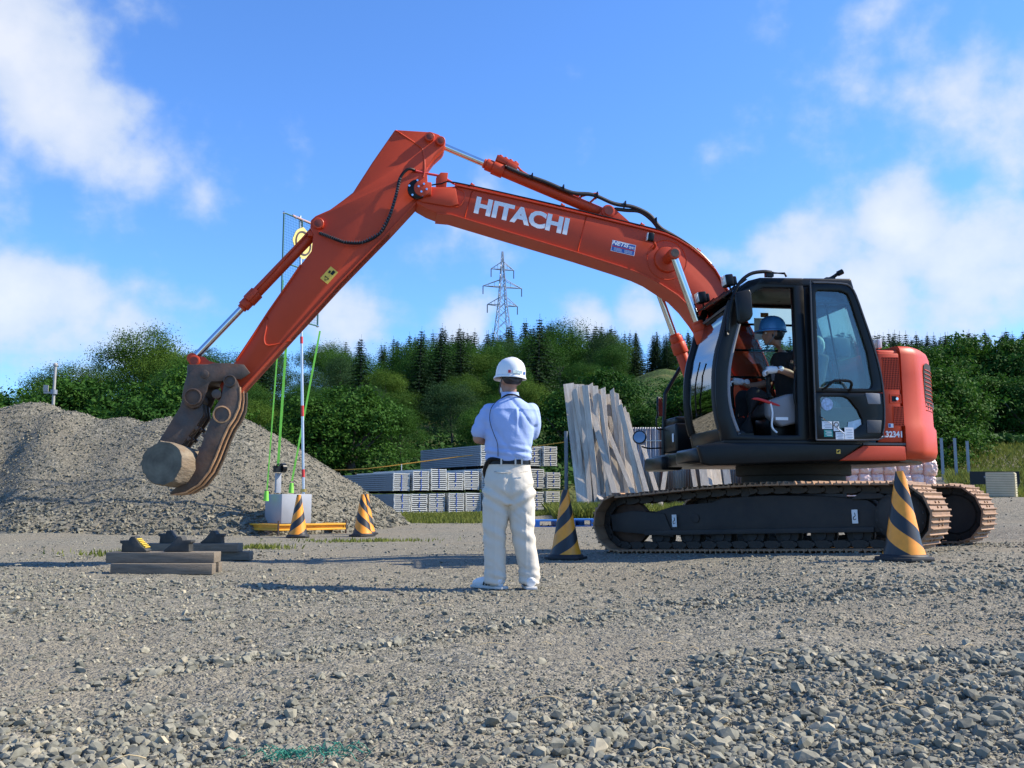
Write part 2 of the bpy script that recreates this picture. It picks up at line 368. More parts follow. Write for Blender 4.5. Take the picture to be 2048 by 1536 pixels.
ys = np.concatenate([np.linspace(-30, .3, 16), np.geomspace(.5, 31.0, 360)])
g = sheet('ground', ys, lambda y: np.maximum(y, 0) * .95 + 5 + np.maximum(-y, 0), 301, MG); tag(g, kind='structure')
ys = np.concatenate([np.linspace(31.0, 60, 40), np.geomspace(61, 700, 60)])
g = sheet('hill', ys, lambda y: y * .95 + 5, 161, MHILL); tag(g, kind='structure')

# ------------------------------------------------------------------ loose stones
def hull_stone(seed, n):
    g = np.random.default_rng(seed); bm = bmesh.new()
    P = g.normal(size=(n, 3)); P /= np.linalg.norm(P, axis=1)[:, None]; P *= np.array([1, .82, .62]) * (0.90 + .2 * g.random((n, 1)))
    for p in P: bm.verts.new(p)
    r = bmesh.ops.convex_hull(bm, input=bm.verts)
    bmesh.ops.delete(bm, geom=[v for v in bm.verts if not v.link_faces], context='VERTS')
    bmesh.ops.triangulate(bm, faces=bm.faces); bmesh.ops.recalc_face_normals(bm, faces=bm.faces); bm.verts.index_update()
    V = np.array([v.co[:] for v in bm.verts]); F = np.array([[v.index for v in f.verts] for f in bm.faces]); bm.free(); return V, F
STONES_BIG = [hull_stone(100 + i, 15 + i % 6) for i in range(12)]; STONES_SMALL = [hull_stone(300 + i, 8) for i in range(8)]
def stone_mesh(name, X, Y, Z, S, m, seed, STONES=None):
    STONES = STONES or STONES_BIG; g = np.random.default_rng(seed); n = len(X); kind = g.integers(0, len(STONES), n); VV = []; FF = []; CC = []; off = 0
    for k, (V, F) in enumerate(STONES):
        idx = np.where(kind == k)[0]
        if not len(idx): continue
        a = g.random(len(idx)) * 6.283; tx = g.normal(0, .35, len(idx)); ty = g.normal(0, .35, len(idx))
        ca, sa = np.cos(a), np.sin(a); s = S[idx]
        P = V[None] * s[:, None, None] * (1 + .25 * (g.random((len(idx), 1, 3)) - .5))
        x, y, z = P[..., 0], P[..., 1], P[..., 2]
        y, z = y * np.cos(tx)[:, None] - z * np.sin(tx)[:, None], y * np.sin(tx)[:, None] + z * np.cos(tx)[:, None]
        x, z = x * np.cos(ty)[:, None] + z * np.sin(ty)[:, None], -x * np.sin(ty)[:, None] + z * np.cos(ty)[:, None]
        x, y = x * ca[:, None] - y * sa[:, None], x * sa[:, None] + y * ca[:, None]
        P = np.stack([x + X[idx][:, None], y + Y[idx][:, None], z + (Z[idx] + s * .22)[:, None]], -1)
        VV.append(P.reshape(-1, 3)); FF.append((F[None] + (np.arange(len(idx)) * len(V))[:, None, None] + off).reshape(-1, 3)); off += len(idx) * len(V)
        c = np.clip(g.normal(.5, .2, len(idx)), 0, 1); CC.append(np.repeat(c, len(V)))
    me = np_mesh(name, np.concatenate(VV), np.concatenate(FF), m, smooth=False)
    at = me.attributes.new('tone', 'FLOAT', 'POINT'); at.data.foreach_set('value', np.concatenate(CC).astype(np.float32)); return me
def stone_material(name, dk):
  m, nt, nd, b = node_mat(name); at = nd('ShaderNodeAttribute', attribute_name='tone'); ra = nd('ShaderNodeValToRGB'); nt.links.new(at.outputs['Fac'], ra.inputs[0])
  e = ra.color_ramp.elements; e[0].color = (.090, .092, .080, 1); e[1].color = (.38, .33, .25, 1)
  for p, c in ((.35, (.162, .158, .136, 1)), (.55, (.222, .212, .178, 1)), (.8, (.30, .275, .222, 1))): n = ra.color_ramp.elements.new(p); n.color = c
  t = nd('ShaderNodeTexCoord'); nz = nd('ShaderNodeTexNoise'); nz.inputs['Scale'].default_value = 45; nz.inputs['Detail'].default_value = 8; nt.links.new(t.outputs['Object'], nz.inputs['Vector'])
  ov = nd('ShaderNodeMix', data_type='RGBA', blend_type='OVERLAY'); ov.inputs[0].default_value = .5; nt.links.new(ra.outputs[0], ov.inputs[6]); nt.links.new(nz.outputs[0], ov.inputs[7])
  nt.links.new(ov.outputs[2], b.inputs['Base Color']); b.inputs['Roughness'].default_value = .9; b.inputs['Specular IOR Level'].default_value = .25
  bp = nd('ShaderNodeBump'); bp.inputs['Strength'].default_value = .5; bp.inputs['Distance'].default_value = .004; nt.links.new(nz.outputs[0], bp.inputs['Height']); nt.links.new(bp.outputs[0], b.inputs['Normal'])
  for el in ra.color_ramp.elements: el.color = (*[c * dk * k_ for c, k_ in zip(el.color[:3], (1.02, 1.02, .93))], 1)
  return m
MSTONE = stone_material('loose_stone', 1.)
BAND = grid_noise(None, .55, 21, 4)
def scatter(n, y0, y1, power, smin, smean, smax, keep, seed):
    g = np.random.default_rng(seed); 
    n = int(n * 1.2); t = g.random(n); y = y0 * (y1 / y0) ** t; x = (g.random(n) * 2 - 1) * (y * .66 + .9)
    dens = BAND(x * .8 + y * .25, y * 1.3) * .6 - .06
    # windrows of coarser stone left by the tracks
    dens += .36 * np.exp(-((y - 3.96 - (x + 1.13) * .97) / .16) ** 2) * sstep(-1.9, -1.2, x) * (1 - sstep(.4, .9, x)) + .34 * np.exp(-((y - 3.75 - .1 * np.sin(x * 3)) / .22) ** 2) * sstep(.45, .9, x)
    dens += .30 * np.exp(-((y - 6.0) / .35) ** 2) * sstep(.6, 1.2, x) + .22 * (1 - sstep(3.0, 3.7, y)) * sstep(-.1, .5, x) + .28 * np.exp(-((y - 2.5) / .3) ** 2) * (1 - sstep(-1.0, -.7, x))
    k = g.random(n) < np.clip(keep + dens * 3.6, .04, 1)
    x, y = x[k], y[k]; s = np.clip(np.exp(g.normal(math.log(smean), .45, len(x))), smin, smax) * (1 + .5 * np.clip(dens[k], -.3, .4)); return x, y, s
parts = [scatter(30000, 1.5, 5.5, 0, .005, .0085, .019, .34, 1), scatter(14000, 1.5, 9, 0, .009, .0145, .030, .07, 2), scatter(22000, 3.5, 9.5, 0, .006, .0118, .028, .32, 3)]
X, Y, S = (np.concatenate([p[i] for p in parts]) for i in range(3))
sm = [scatter(70000, 1.5, 6, 0, .0025, .0048, .010, .8, 5), scatter(40000, 4, 11, 0, .004, .0075, .016, .75, 6), scatter(14000, 8, 22, 0, .010, .015, .030, .4, 4)]
Xs, Ys, Ss = (np.concatenate([p[i] for p in sm]) for i in range(3)); me = stone_mesh('fine_gravel', Xs, Ys, zg(Xs, Ys), Ss, MSTONE, 14, STONES_SMALL); tag(obj('fine_gravel', me), 'fine gravel and chippings between the larger stones of the yard', 'gravel', kind='stuff')
me = stone_mesh('gravel', X, Y, zg(X, Y), S, MSTONE, 11); tag(obj('gravel', me), 'loose grey crushed stones lying all over the yard', 'gravel', kind='stuff')

# ------------------------------------------------------------------ gravel heap
MND = grid_noise(None, .35, 31, 5); MNF = grid_noise(None, 2.2, 33, 4)
def heap_z(x, y):
    # union of cones with slopes near the angle of repose
    def cone(cx, cy, h, sl=.68): return h - sl * np.sqrt(((x - cx)) ** 2 + ((y - cy)) ** 2 + .25)
    pts = [(-6.1, 20.6, 2.75), (-7.4, 20.4, 2.72), (-8.4, 20.5, 2.74), (-9.4, 20.6, 2.84), (-10.6, 20.8, 3.05), (-12.0, 20.6, 3.1), (-14, 20.6, 3.1), (-16, 20.4, 3.0), (-8, 21.6, 2.6), (-5.0, 20.9, 1.9)]
    z = np.full_like(x, -9.)
    for p in pts:
        c = cone(*p); k = .22; h = np.clip(.5 + .5 * (c - z) / k, 0, 1); z = z * (1 - h) + c * h + k * h * (1 - h)
    gully = -.38 * np.exp(-((x + 9.9 + (y - 18) * .35) / .45) ** 2) * sstep(16.5, 19, y) * (1 - sstep(19.0, 20.0, y)) + .12 * np.exp(-((x + 9.0 + (y - 18) * .35) / .5) ** 2)
    return z + MND(x, y) * .26 + MNF(x, y) * .10 + gully
xs = np.linspace(-19, -.5, 260); ysl = np.linspace(15.2, 26, 150); XX, YY = np.meshgrid(xs, ysl); ZZ = np.maximum(heap_z(XX, YY), -.25) 
ZG = zg(XX, YY, False); ZZ = np.where(ZZ > ZG - .3, ZZ, ZG - .3)
V = np.stack([XX, YY, ZZ], -1).reshape(-1, 3); i = np.arange(149)[:, None] * 260 + np.arange(259)[None]; F = np.stack([i, i + 1, i + 261, i + 260], -1).reshape(-1, 4)
heap = obj('gravel_heap', np_mesh('gravel_heap', V, F, gravel_material('heap_gravel', 19., .80))); tag(heap, 'long grey heap of crushed gravel behind the log grapple', 'gravel heap')
g = np.random.default_rng(5); x = g.uniform(-13, -1, 60000); y = g.uniform(15.5, 22, 60000); z = heap_z(x, y); k = (z > zg(x, y, False) - .02); x, y, z = x[k][:24000], y[k][:24000], z[k][:24000]
s = np.clip(np.exp(g.normal(math.log(.020), .4, len(x))), .012, .055) * (1 + .9 * (1 - sstep(.1, 1.0, z)))
me = stone_mesh('heap_stones', x, y, z - s * .1, s, stone_material('heap_stone', .78), 12, STONES_SMALL); o = obj('heap_stones', me, heap); o['kind'] = 'stuff'
# ------------------------------------------------------------------ excavator (local axes: x forward, y operator's left, z up)
ORANGE = mat('orange_paint', (.53, .054, .015), .44, 0, .06, 2.5, bump=.02, bscale=9, dust=.04, dustcol=(.45, .13, .05), spec=.3)
BLACK = mat('black_paint', (.008, .0085, .009), .30, 0, .25, 5, dust=.06, dustcol=(.03, .028, .025), spec=.22)
RUBBER = mat('black_rubber', (.014, .014, .015), .6, 0, .2, 9)
TRACKB = mat('track_frame_paint', (.018, .017, .016), .7, 0, .3, 6, dust=.42, dustcol=(.075, .060, .045))
SHOE = mat('track_shoe_steel', (.27, .155, .085), .62, .25, .25, 9, bump=.12, bscale=40, dust=.45, dustcol=(.33, .215, .13))
CHROME = mat('chrome_rod', (.72, .73, .74), .10, 1., .03, 8)
STEEL = mat('worn_steel', (.075, .056, .045), .52, .45, .35, 7, bump=.15, bscale=30, rust=((.17, .075, .035), .5, 5), dust=.15)
STEELEDGE = mat('rubbed_sunlit_steel', (.50, .28, .13), .5, .2, .3, 14, rust=((.20, .085, .04), .6, 9))  # bright colour paints sun onto the claw tine edges; also used on a pin collar
WHITE = mat('white_print', (.80, .80, .80), .45, 0, .04)
SILVER = mat('silver_print', (.55, .58, .62), .35, .3, .05)
GREYP = mat('grey_plastic', (.21, .21, .22), .6, 0, .08)
DGREY = mat('dark_grey_trim', (.055, .056, .060), .5, 0, .12)
YEL = mat('yellow_sticker', (.80, .50, .06), .5, 0, .05)
BLUEP = mat('blue_sticker', (.03, .10, .36), .45, 0, .05)
REDP = mat('red_trim', (.55, .03, .03), .5, 0, .08)
GREENP = mat('green_sticker', (.02, .25, .22), .5, 0, .05)
LENS = mat('lamp_lens', (.62, .64, .62), .12, 0, .08, spec=.8)
GLASS = glass('cab_glass', (.84, .96, .95), .10, .93)
GLASSD = glass('door_glass', (.80, .93, .94), .12, .90, .08)
GLASSW = glass('windshield_glass', (.72, .86, .88), .25, .8, .42)
DARK = mat('dark_recess', (.010, .010, .011), .8)
EX = thing('excavator', 'orange hydraulic crawler excavator with black cab holding a log in its grapple', 'excavator', (3.13, 10.64, 0), R(188))
def bolt_ring(mb, c, r, n, br, h, axis='Y', s=1):
    for k in range(n):
        a = 2 * math.pi * k / n + .3; p = Vector((c[0] + r * math.cos(a), c[1], c[2] + r * math.sin(a))); mb.cyl(p, p + Vector((0, h * s, 0)), br, seg=6)

# --- undercarriage: two tracks
TH, TL, TG, TW = .66, 3.62, 1.99, .62        # height, length, gauge, shoe width
r_out = TH / 2; half = TL / 2 - r_out
def track_path(s):
    """point and outward normal along the chain, s in [0,1)"""
    top = [(half, TH - .03), (half * .45, TH + .015), (0.05, TH + .055), (-half * .5, TH + .022), (-half, TH)]
    seg = [2 * half, math.pi * r_out, 2 * half, math.pi * r_out]; tot = sum(seg); d = s * tot
    if d < seg[0]:
        t = d / seg[0]; x = half - t * 2 * half
        z = TH + .05 * math.sin(math.pi * min(1, max(0, t))) ** 1.3 - .012 * (1 - t); return Vector((x, 0, z)), Vector((-.05 * math.pi * math.cos(math.pi * t) / (2 * half) * -1, 0, 1)).normalized()
    d -= seg[0]
    if d < seg[1]: a = math.pi / 2 + d / r_out; return Vector((-half + r_out * math.cos(a), 0, r_out + r_out * math.sin(a))), Vector((math.cos(a), 0, math.sin(a)))
    d -= seg[1]
    if d < seg[2]: return Vector((-half + d, 0, 0)), Vector((0, 0, -1))
    d -= seg[2]; a = -math.pi / 2 + d / r_out; return Vector((half + r_out * math.cos(a), 0, r_out + r_out * math.sin(a))), Vector((math.cos(a), 0, math.sin(a)))
NS = 46; pitch_len = (4 * half + 2 * math.pi * r_out) / NS
# one shoe: plate with three grousers; local z = outward, x = along chain
mb = MB(); w = TW; pl = pitch_len
prof = [(-pl * .50, -.016), (pl * .47, -.016), (pl * .50, -.004), (pl * .47, .004), (pl * .34, .006), (pl * .31, .026), (pl * .26, .026), (pl * .23, .004), (pl * .02, .002), (-pl * .01, .020), (-pl * .06, .020), (-pl * .09, .002), (-pl * .30, .004), (-pl * .33, .026), (-pl * .40, .026), (-pl * .45, .000)]
mb.prism(prof, -w / 2, w / 2)
for sx in (-.19, .10):
    for sy in (-.07, .05): mb.cyl((sx * pl, sy, .002), (sx * pl, sy, .014), .012, seg=6)
SHOE_ME = mb.mesh('track_shoe', SHOE, bevel=.0025, segs=1)
LINKM = mat('greasy_chain', (.030, .024, .019), .55, .3, .4, 12, dust=.25, dustcol=(.10, .065, .04)); mb = MB()
for s_ in (-1, 1):
    mb.prism([(-pl * .5, -.085), (-pl * .2, -.095), (pl * .2, -.095), (pl * .5, -.075), (pl * .52, -.035), (pl * .3, -.018), (-pl * .3, -.018), (-pl * .52, -.045)], s_ * .075, s_ * .115); mb.cyl((pl * .42, s_ * .07, -.055), (pl * .42, s_ * .128, -.055), .024, seg=10)
LINK_ME = mb.mesh('track_link', LINKM, bevel=.003, segs=1)
mb = MB(); mb.lathe([(.02, -.075), (.085, -.075), (.115, -.07), (.115, -.035), (.09, -.03), (.09, .03), (.115, .035), (.115, .07), (.085, .075), (.05, .085), (.05, .10), (.01, .10)], axis='Y', seg=24); ROLLER = mb.mesh('roller', TRACKB)
mb = MB(); mb.lathe([(.02, -.09), (.18, -.09), (.20, -.06), (r_out - .115, -.05), (r_out - .085, -.04), (r_out - .085, .04), (r_out - .115, .05), (.20, .06), (.16, .07), (.12, .10), (.02, .10)], axis='Y', seg=36)
IDLER = mb.mesh('idler', mat('idler_rust', (.09, .05, .03), .7, .2, .4, 8))
mb = MB(); mb.lathe([(.02, -.13), (.20, -.13), (.23, -.10), (.23, -.02), (r_out - .10, -.015), (r_out - .10, .015), (.22, .02), (.23, .17), (.19, .20), (.16, .21), (.02, .21)], axis='Y', seg=36); bolt_ring(mb, (0, .17, 0), .205, 14, .014, .02)
for k in range(21):
    a = 2 * math.pi * k / 21; mb.box((math.cos(a) * (r_out - .085), 0, math.sin(a) * (r_out - .085)), (.05, .04, .05), Matrix.Rotation(-a, 3, 'Y'))
SPROCKET = mb.mesh('sprocket', TRACKB)
UC = Matrix.Rotation(R(142 - 188), 4, 'Z')
for side in (1, -1):
    mb = MB(); y = side * .0
    body = [(-half + .16, .19), (half - .28, .19), (half - .20, .25), (half - .12, .40), (half - .38, .44), (half - .62, .50), (.42, .52), (.30, .56), (-.25, .57), (-.8, .54), (-half + .30, .49), (-half + .18, .40)]
    mb.prism(body, -.13, .13)
    mb.prism([(half - .60, .17), (half + .16, .24), (half + .18, .42), (half - .1, .46), (half - .5, .42)], -.15, -.12); mb.prism([(half - .60, .17), (half + .16, .24), (half + .18, .42), (half - .1, .46), (half - .5, .42)], .12, .15)
    mb.box((0, .15, .215), (2 * half - .5, .03, .05)); mb.box((0, -.15, .215), (2 * half - .5, .03, .05))
    mb.cyl((.62, .13, .36), (.62, .142, .36), .05, seg=16)
    mb.prism([(-half + .10, .50), (-half + .45, .50), (-half + .36, .56), (-half + .16, .55)], -.10, .16)
    mb.box((.05, .0, .60), (.05, .16, .14)); mb.cyl((.05, -.06, .605), (.05, .12, .605), .05, seg=16)
    tf = mb.build('track_frame', TRACKB, EX, bevel=.008)
    tilt = Matrix.Rotation(R(1.9), 4, 'Y')
    base = UC @ Matrix.Translation((0, side * TG / 2, .104)) @ tilt
    if side < 0: base = base
    tf.matrix_local = base
    for k in range(NS):
        p, nrm = track_path((k + .35) / NS); xax = Vector((0, 1, 0)).cross(nrm).normalized(); o = obj('track_shoe', SHOE_ME, tf)
        mtx = Matrix((xax, Vector((0, 1, 0)), nrm)).transposed().to_4x4(); mtx.translation = p - nrm * .0 + Vector((0, 0, 0)); o.matrix_local = mtx @ Matrix.Translation((0, 0, -.026)); o = obj('track_link', LINK_ME, tf); o.matrix_local = mtx @ Matrix.Translation((0, 0, -.026))
    for k in range(7):
        o = obj('track_roller', ROLLER, tf); o.location = (-half + .42 + k * (2 * half - .82) / 6, 0, .17)
        if side < 0: o.rotation_euler = (0, 0, math.pi)
    o = obj('idler_wheel', IDLER, tf); o.location = (half, 0, r_out)
    o = obj('drive_sprocket', SPROCKET, tf); o.location = (-half, 0, r_out); o.rotation_euler = (0, 0, 0 if side > 0 else math.pi)
    for sx in (half - .62, -half + .42):
        if side > 0:
            MB().box((sx, .152, .34), (.055, .004, .13)).build('sticker', SILVER, tf); MB().tube([(sx - .012, .155, .318), (sx + .012, .155, .31), (sx + .012, .155, .335), (sx - .004, .155, .345), (sx, .155, .375)], .004, 5).build('hook_mark', BLACK, tf)
mb = MB(); mb.box((0, 0, .50), (1.3, 1.5, .24)); mb.cyl((0, 0, .60), (0, 0, .92), .56, seg=40); mb.cyl((0, 0, .90), (0, 0, 1.02), .62, seg=40)
o = mb.build('turntable', TRACKB, EX, bevel=.01); o.matrix_local = UC

# --- upper deck
def arc(r, a0, a1, n): return [(r * math.cos(a0 + (a1 - a0) * i / (n - 1)), r * math.sin(a0 + (a1 - a0) * i / (n - 1))) for i in range(n)]
MB().plan([(1.30, -1.10), (1.30, 1.16), (-.62, 1.16), (-1.2, .6), (-1.2, -.6), (-.62, -1.16)], 1.01, 1.16).build('deck', BLACK, EX, bevel=.02)
# near side skirt, black front and orange rear, meeting on a slant
mb = MB(); mb.prism([(1.52, 1.155), (1.475, .985), (1.40, .965), (.06, 1.02), (-.20, 1.19), (1.30, 1.19)], 1.17, 1.245); mb.build('side_skirt', BLACK, EX, bevel=.018, segs=3)
MB().prism([(-.19, 1.17), (.07, 1.022), (-.64, 1.025), (-.64, 1.17)], 1.172, 1.243).build('side_skirt', ORANGE, EX, bevel=.012)
MB().prism([(-.19, 1.178), (-.64, 1.178), (-.64, 1.20), (-.19, 1.20)], 1.15, 1.24).build('skirt_seam', DGREY, EX)
# front lower nose under the cab
mb = MB(); mb.plan([(1.30, .30), (1.46, .36), (1.53, .60), (1.53, 1.05), (1.50, 1.18), (1.30, 1.20)], 1.0, 1.14); mb.build('nose_panel', BLACK, EX, bevel=.03, segs=3)
mb = MB(); mb.plan([(1.10, -1.20), (1.36, -1.20), (1.36, -.50), (1.10, -.50)], .98, 1.14); mb.build('front_step', BLACK, EX, bevel=.03)
mb = MB(); mb.box((.95, -.86, 1.36), (.42, .60, .34)); mb.box((1.02, -.86, 1.56), (.25, .5, .10)); mb.build('tool_box', BLACK, EX, bevel=.03, segs=3)
MB().box((1.168, -.64, 1.36), (.006, .05, .10)).build('sticker', WHITE, EX)
mb = MB(); mb.plan([(.6, -1.22), (.6, -.62), (-.45, -.62), (-.45, -1.22)], 1.16, 1.95); mb.build('tank_housing', ORANGE, EX, bevel=.05, segs=3)
# engine house
ETOP = 2.15
mb = MB(); mb.plan([(-.40, 1.19), (-.66, 1.19), (-.66, -1.19), (-.40, -1.19)], 1.16, ETOP); mb.build('engine_hood', ORANGE, EX, bevel=.035, segs=3)
MB().prism([(-.36, 1.205), (-.62, 1.205), (-.625, 2.11), (-.395, 2.11)], 1.185, 1.222).build('engine_door', ORANGE, EX, bevel=.014, segs=2)
def grille(a0, a1, z0, z1, nx, nz):
    MB().box(((a0 + a1) / 2, 1.2235, (z0 + z1) / 2), (abs(a1 - a0), .004, z1 - z0)).build('grille_recess', DARK, EX)
    mb = MB()
    for i in range(nx + 1): mb.box((a0 + (a1 - a0) * i / nx, 1.229, (z0 + z1) / 2), (.0052, .008, z1 - z0 + .008))
    for i in range(nz + 1): mb.box(((a0 + a1) / 2, 1.2285, z0 + (z1 - z0) * i / nz), (abs(a1 - a0) + .008, .007, .0052))
    mb.build('grille', ORANGE, EX)
grille(-.445, -.615, 1.74, 2.065, 10, 15); grille(-.535, -.64, 1.375, 1.565, 7, 9)
mb = MB(); mb.ring([(-.50, 1.60), (-.62, 1.60), (-.62, 1.69), (-.50, 1.69)], [(-.51, 1.61), (-.61, 1.61), (-.61, 1.68), (-.51, 1.68)], 1.222, 1.235); mb.build('latch_frame', ORANGE, EX)
mb = MB(); mb.box((-.55, 1.224, 1.645), (.05, .004, .055)); mb.build('latch_recess', DARK, EX); MB().cyl((-.575, 1.222, 1.645), (-.575, 1.238, 1.645), .014, seg=14).build('latch_button', CHROME, EX)
mb = MB()
for i in range(9): mb.box((-.43 - i * .022, .98 + i * .004, ETOP + .004), (.010, .30, .008))
mb.build('hood_slots', DARK, EX)
mb = MB(); mb.box((-.30, .15, ETOP + .12), (.30, .9, .22)); mb.build('hood_box', mat('hood_box_grey', (.10, .12, .15), .6), EX, bevel=.03)
mb = MB(); mb.box((-.66, .75, ETOP + .13), (.05, .12, .10)); mb.build('work_lamp', LENS, EX, bevel=.01); MB().cyl((-.66, .75, ETOP), (-.66, .75, ETOP + .09), .015).build('lamp_bracket', BLACK, EX)
mb = MB(); mb.tube([(-.40, .9, ETOP), (-.42, .85, ETOP + .06), (-.52, .8, ETOP + .06), (-.62, .78, ETOP + .02)], .012); mb.build('lamp_cable', BLACK, EX)
# counterweight: round tail
def cwplan(r, w): 
    a = math.asin(w / r); return [(-.645, w)] + [(-x, y) for x, y in arc(r, a, -a, 25)] + [(-.645, -w)]
mb = MB(); lay = [(1.045, 1.44, 1.205), (1.075, 1.475, 1.232), (1.13, 1.49, 1.243), (1.36, 1.488, 1.243), (1.40, 1.465, 1.225), (1.9, 1.455, 1.222), (2.10, 1.45, 1.220), (2.16, 1.43, 1.205), (2.19, 1.395, 1.175), (2.20, 1.33, 1.12)]
ringsv = []
for z, r, wd in lay: ringsv.append([(x, y, z) for x, y in cwplan(r, wd)])
n = len(ringsv[0]); vs = [p for rr in ringsv for p in rr]; fs = [tuple(range(n - 1, -1, -1)), tuple(range(len(vs) - n, len(vs)))]
for i in range(len(lay) - 1):
    for k in range(n): fs.append((i * n + k, i * n + (k + 1) % n, (i + 1) * n + (k + 1) % n, (i + 1) * n + k))
mb.add(vs, fs); mb.build('counterweight', ORANGE, EX, ang=40)
for nm, m_, zs, off, a0, a1 in (('tail_grille', DARK, [1.50, 1.56, 1.98, 2.04], .004, 27, 41),):
    mb = MB(); L1 = []; 
    for z, e0, e1 in ((1.44, 36, 43), (1.53, 29, 48), (1.70, 26, 49), (1.95, 26, 49), (2.02, 28, 48), (2.045, 32, 45)):
        L1.append([((1.461 + .0) * -math.cos(R(a)), 1.461 * math.sin(R(a)), z) for a in np.linspace(e0, e1, 7)])
    for i in range(len(L1) - 1): mb.add(L1[i] + L1[i + 1], [(k, k + 1, k + 8, k + 7) for k in range(6)])
    mb.build(nm, m_, EX)
mb = MB()
for i in range(11):
    z = 1.55 + i * .042; mb.tube([(-1.464 * math.cos(R(a)), 1.464 * math.sin(R(a)), z) for a in (27, 34, 41, 48)], .005, 6)
mb.build('tail_grille_bars', ORANGE, EX)
MB().box((-1.468 * math.cos(R(33)), 1.468 * math.sin(R(33)), 1.62), (.004, .055, .07), Matrix.Rotation(R(180 - 33), 3, 'Z')).build('sticker', WHITE, EX)
def decal(name, s, size, m_, a, b, z, bold=0., shear=0., rot=0., sx=1., parent=None, facing=1):
    me = text_mesh(name, s, size, m_, bold, shear, .0006, sx); o = obj(name, me, parent or EX)
    # text plane: reading direction runs towards the rear (-x) when seen from the left side
    o.matrix_local = Matrix.Translation((a, b, z)) @ Matrix.Rotation(math.pi, 4, 'Z') @ Matrix.Rotation(R(90), 4, 'X') @ Matrix.Rotation(rot, 4, 'Z'); return o
decal('fleet_number', 'No.32341', .082, WHITE, -.475, 1.2245, 1.285, .003, 0, 0, .92)
decal('model_number', '135', .075, BLACK, -.405, 1.2245, 1.76, .003, 0, R(-90), .9)
MB().box((-.50, 1.2245, 1.375), (.055, .003, .04)).build('sticker', WHITE, EX); MB().box((-.487, 1.2265, 1.375), (.022, .003, .03)).build('sticker_print', BLUEP, EX)
MB().box((.08, 1.2465, 1.11), (.04, .003, .042)).build('warning_sticker', YEL, EX); MB().prism([(.095, 1.10), (.08, 1.10), (.08, 1.125), (.066, 1.125), (.066, 1.115), (.095, 1.115)], 1.2482, 1.2492).build('warning_print', BLACK, EX)

# --- boom
BT = [(.26, 1.90), (.34, 2.14), (.50, 2.50), (.66, 2.78), (.822, 3.035), (.905, 3.175), (1.023, 3.300), (1.187, 3.425), (1.341, 3.512), (1.472, 3.560), (1.643, 3.598), (2.23, 3.718), (3.00, 3.868), (3.80, 4.010)]
BB = [(3.849, 3.692), (3.274, 3.538), (2.447, 3.319), (1.978, 3.186), (1.765, 3.120), (1.624, 3.060), (1.332, 2.880), (1.203, 2.755), (1.087, 2.606), (.90, 2.32), (.72, 2.00), (.56, 1.74)]
tip = [(3.90, 4.00), (4.05, 3.985), (4.14, 3.95), (4.20, 3.87), (4.22, 3.80), (4.10, 3.735), (4.00, 3.70)]
foot = [(.48, 1.62), (.36, 1.60), (.26, 1.66), (.23, 1.78)]
boom = MB().prism(BT + tip[:5] + tip[5:] + BB + foot, -.165, .165).build('boom', ORANGE, EX, bevel=.012)
MB().ribbon(BT, -.185, .185, .016).build('boom_flange', ORANGE, boom, bevel=.003, segs=1)
MB().ribbon([(4.0, 3.70)] + BB, -.185, .185, .016).build('boom_flange', ORANGE, boom, bevel=.003, segs=1)
# weld seams and end plate on the side
for (p, q) in (((2.46, 3.335), (2.36, 3.73)), ((3.70, 3.665), (3.62, 3.965))): MB().tube([(p[0], .166, p[1]), (q[0], .166, q[1])], .008, 6, 1).build('weld_seam', ORANGE, boom)
mb = MB()
mb.tube([(3.80, .166, 3.99), (3.72, .166, 3.96), (3.70, .166, 3.90), (3.745, .166, 3.80), (3.82, .166, 3.775), (4.05, .166, 3.82)], .009, 6, 3)
mb.build('weld_seam', ORANGE, boom)
for sg in (1, -1):
    mb = MB(); mb.prism([(3.80, 3.975), (4.20, 3.985), (4.26, 3.93), (4.25, 3.86), (4.16, 3.81), (3.86, 3.77), (3.77, 3.80)], sg * .166, sg * .196); mb.build('boom_end_plate', ORANGE, boom, bevel=.006)
    mb = MB(); mb.cyl((4.215, sg * .19, 3.935), (4.215, sg * .245, 3.935), .105, seg=32); mb.build('boom_pin_hub', BLACK, boom, bevel=.006)
    mb = MB(); mb.cyl((4.165, sg * .19, 3.94), (4.165, sg * .262, 3.94), .088, seg=28); mb.box((4.11, sg * .225, 3.94), (.09, .07, .14)); mb.build('boom_pin_cap', ORANGE, boom, bevel=.008)
    for bx_, by_, bz_, br_, bn_ in ((4.16, .262, 3.94, .045, 4), (4.215, .245, 3.935, .09, 5)):
        for k in range(bn_): a = 2 * math.pi * k / bn_ + .3; MB().cyl((bx_ + br_ * math.cos(a), sg * by_, bz_ + br_ * math.sin(a)), (bx_ + br_ * math.cos(a), sg * (by_ + .012), bz_ + br_ * math.sin(a)), .0125, seg=6).build('pin_bolt', CHROME, boom)
    # arm cylinder lug
    mb = MB(); mb.prism([(1.72, 3.60), (2.30, 3.72), (2.19, 3.80), (2.16, 3.86), (2.10, 3.885), (2.04, 3.87)], sg * .075, sg * .11); mb.build('boom_lug', ORANGE, boom, bevel=.006)
mb = MB(); mb.cyl((2.10, -.155, 3.815), (2.10, .155, 3.815), .052, seg=24); mb.cyl((2.10, .10, 3.815), (2.10, .135, 3.815), .075, seg=24); mb.build('cylinder_pin', ORANGE, boom, bevel=.006)
mb = MB(); mb.cyl((1.455, -.46, 3.275), (1.455, .46, 3.275), .058, seg=24); mb.cyl((1.455, .16, 3.275), (1.455, .20, 3.275), .15, .14, seg=32); mb.build('boom_cylinder_pin', ORANGE, boom, bevel=.006)
mb = MB(); mb.cyl((1.455, .46, 3.275), (1.455, .475, 3.275), .045, seg=20); mb.build('pin_end', STEEL, boom)
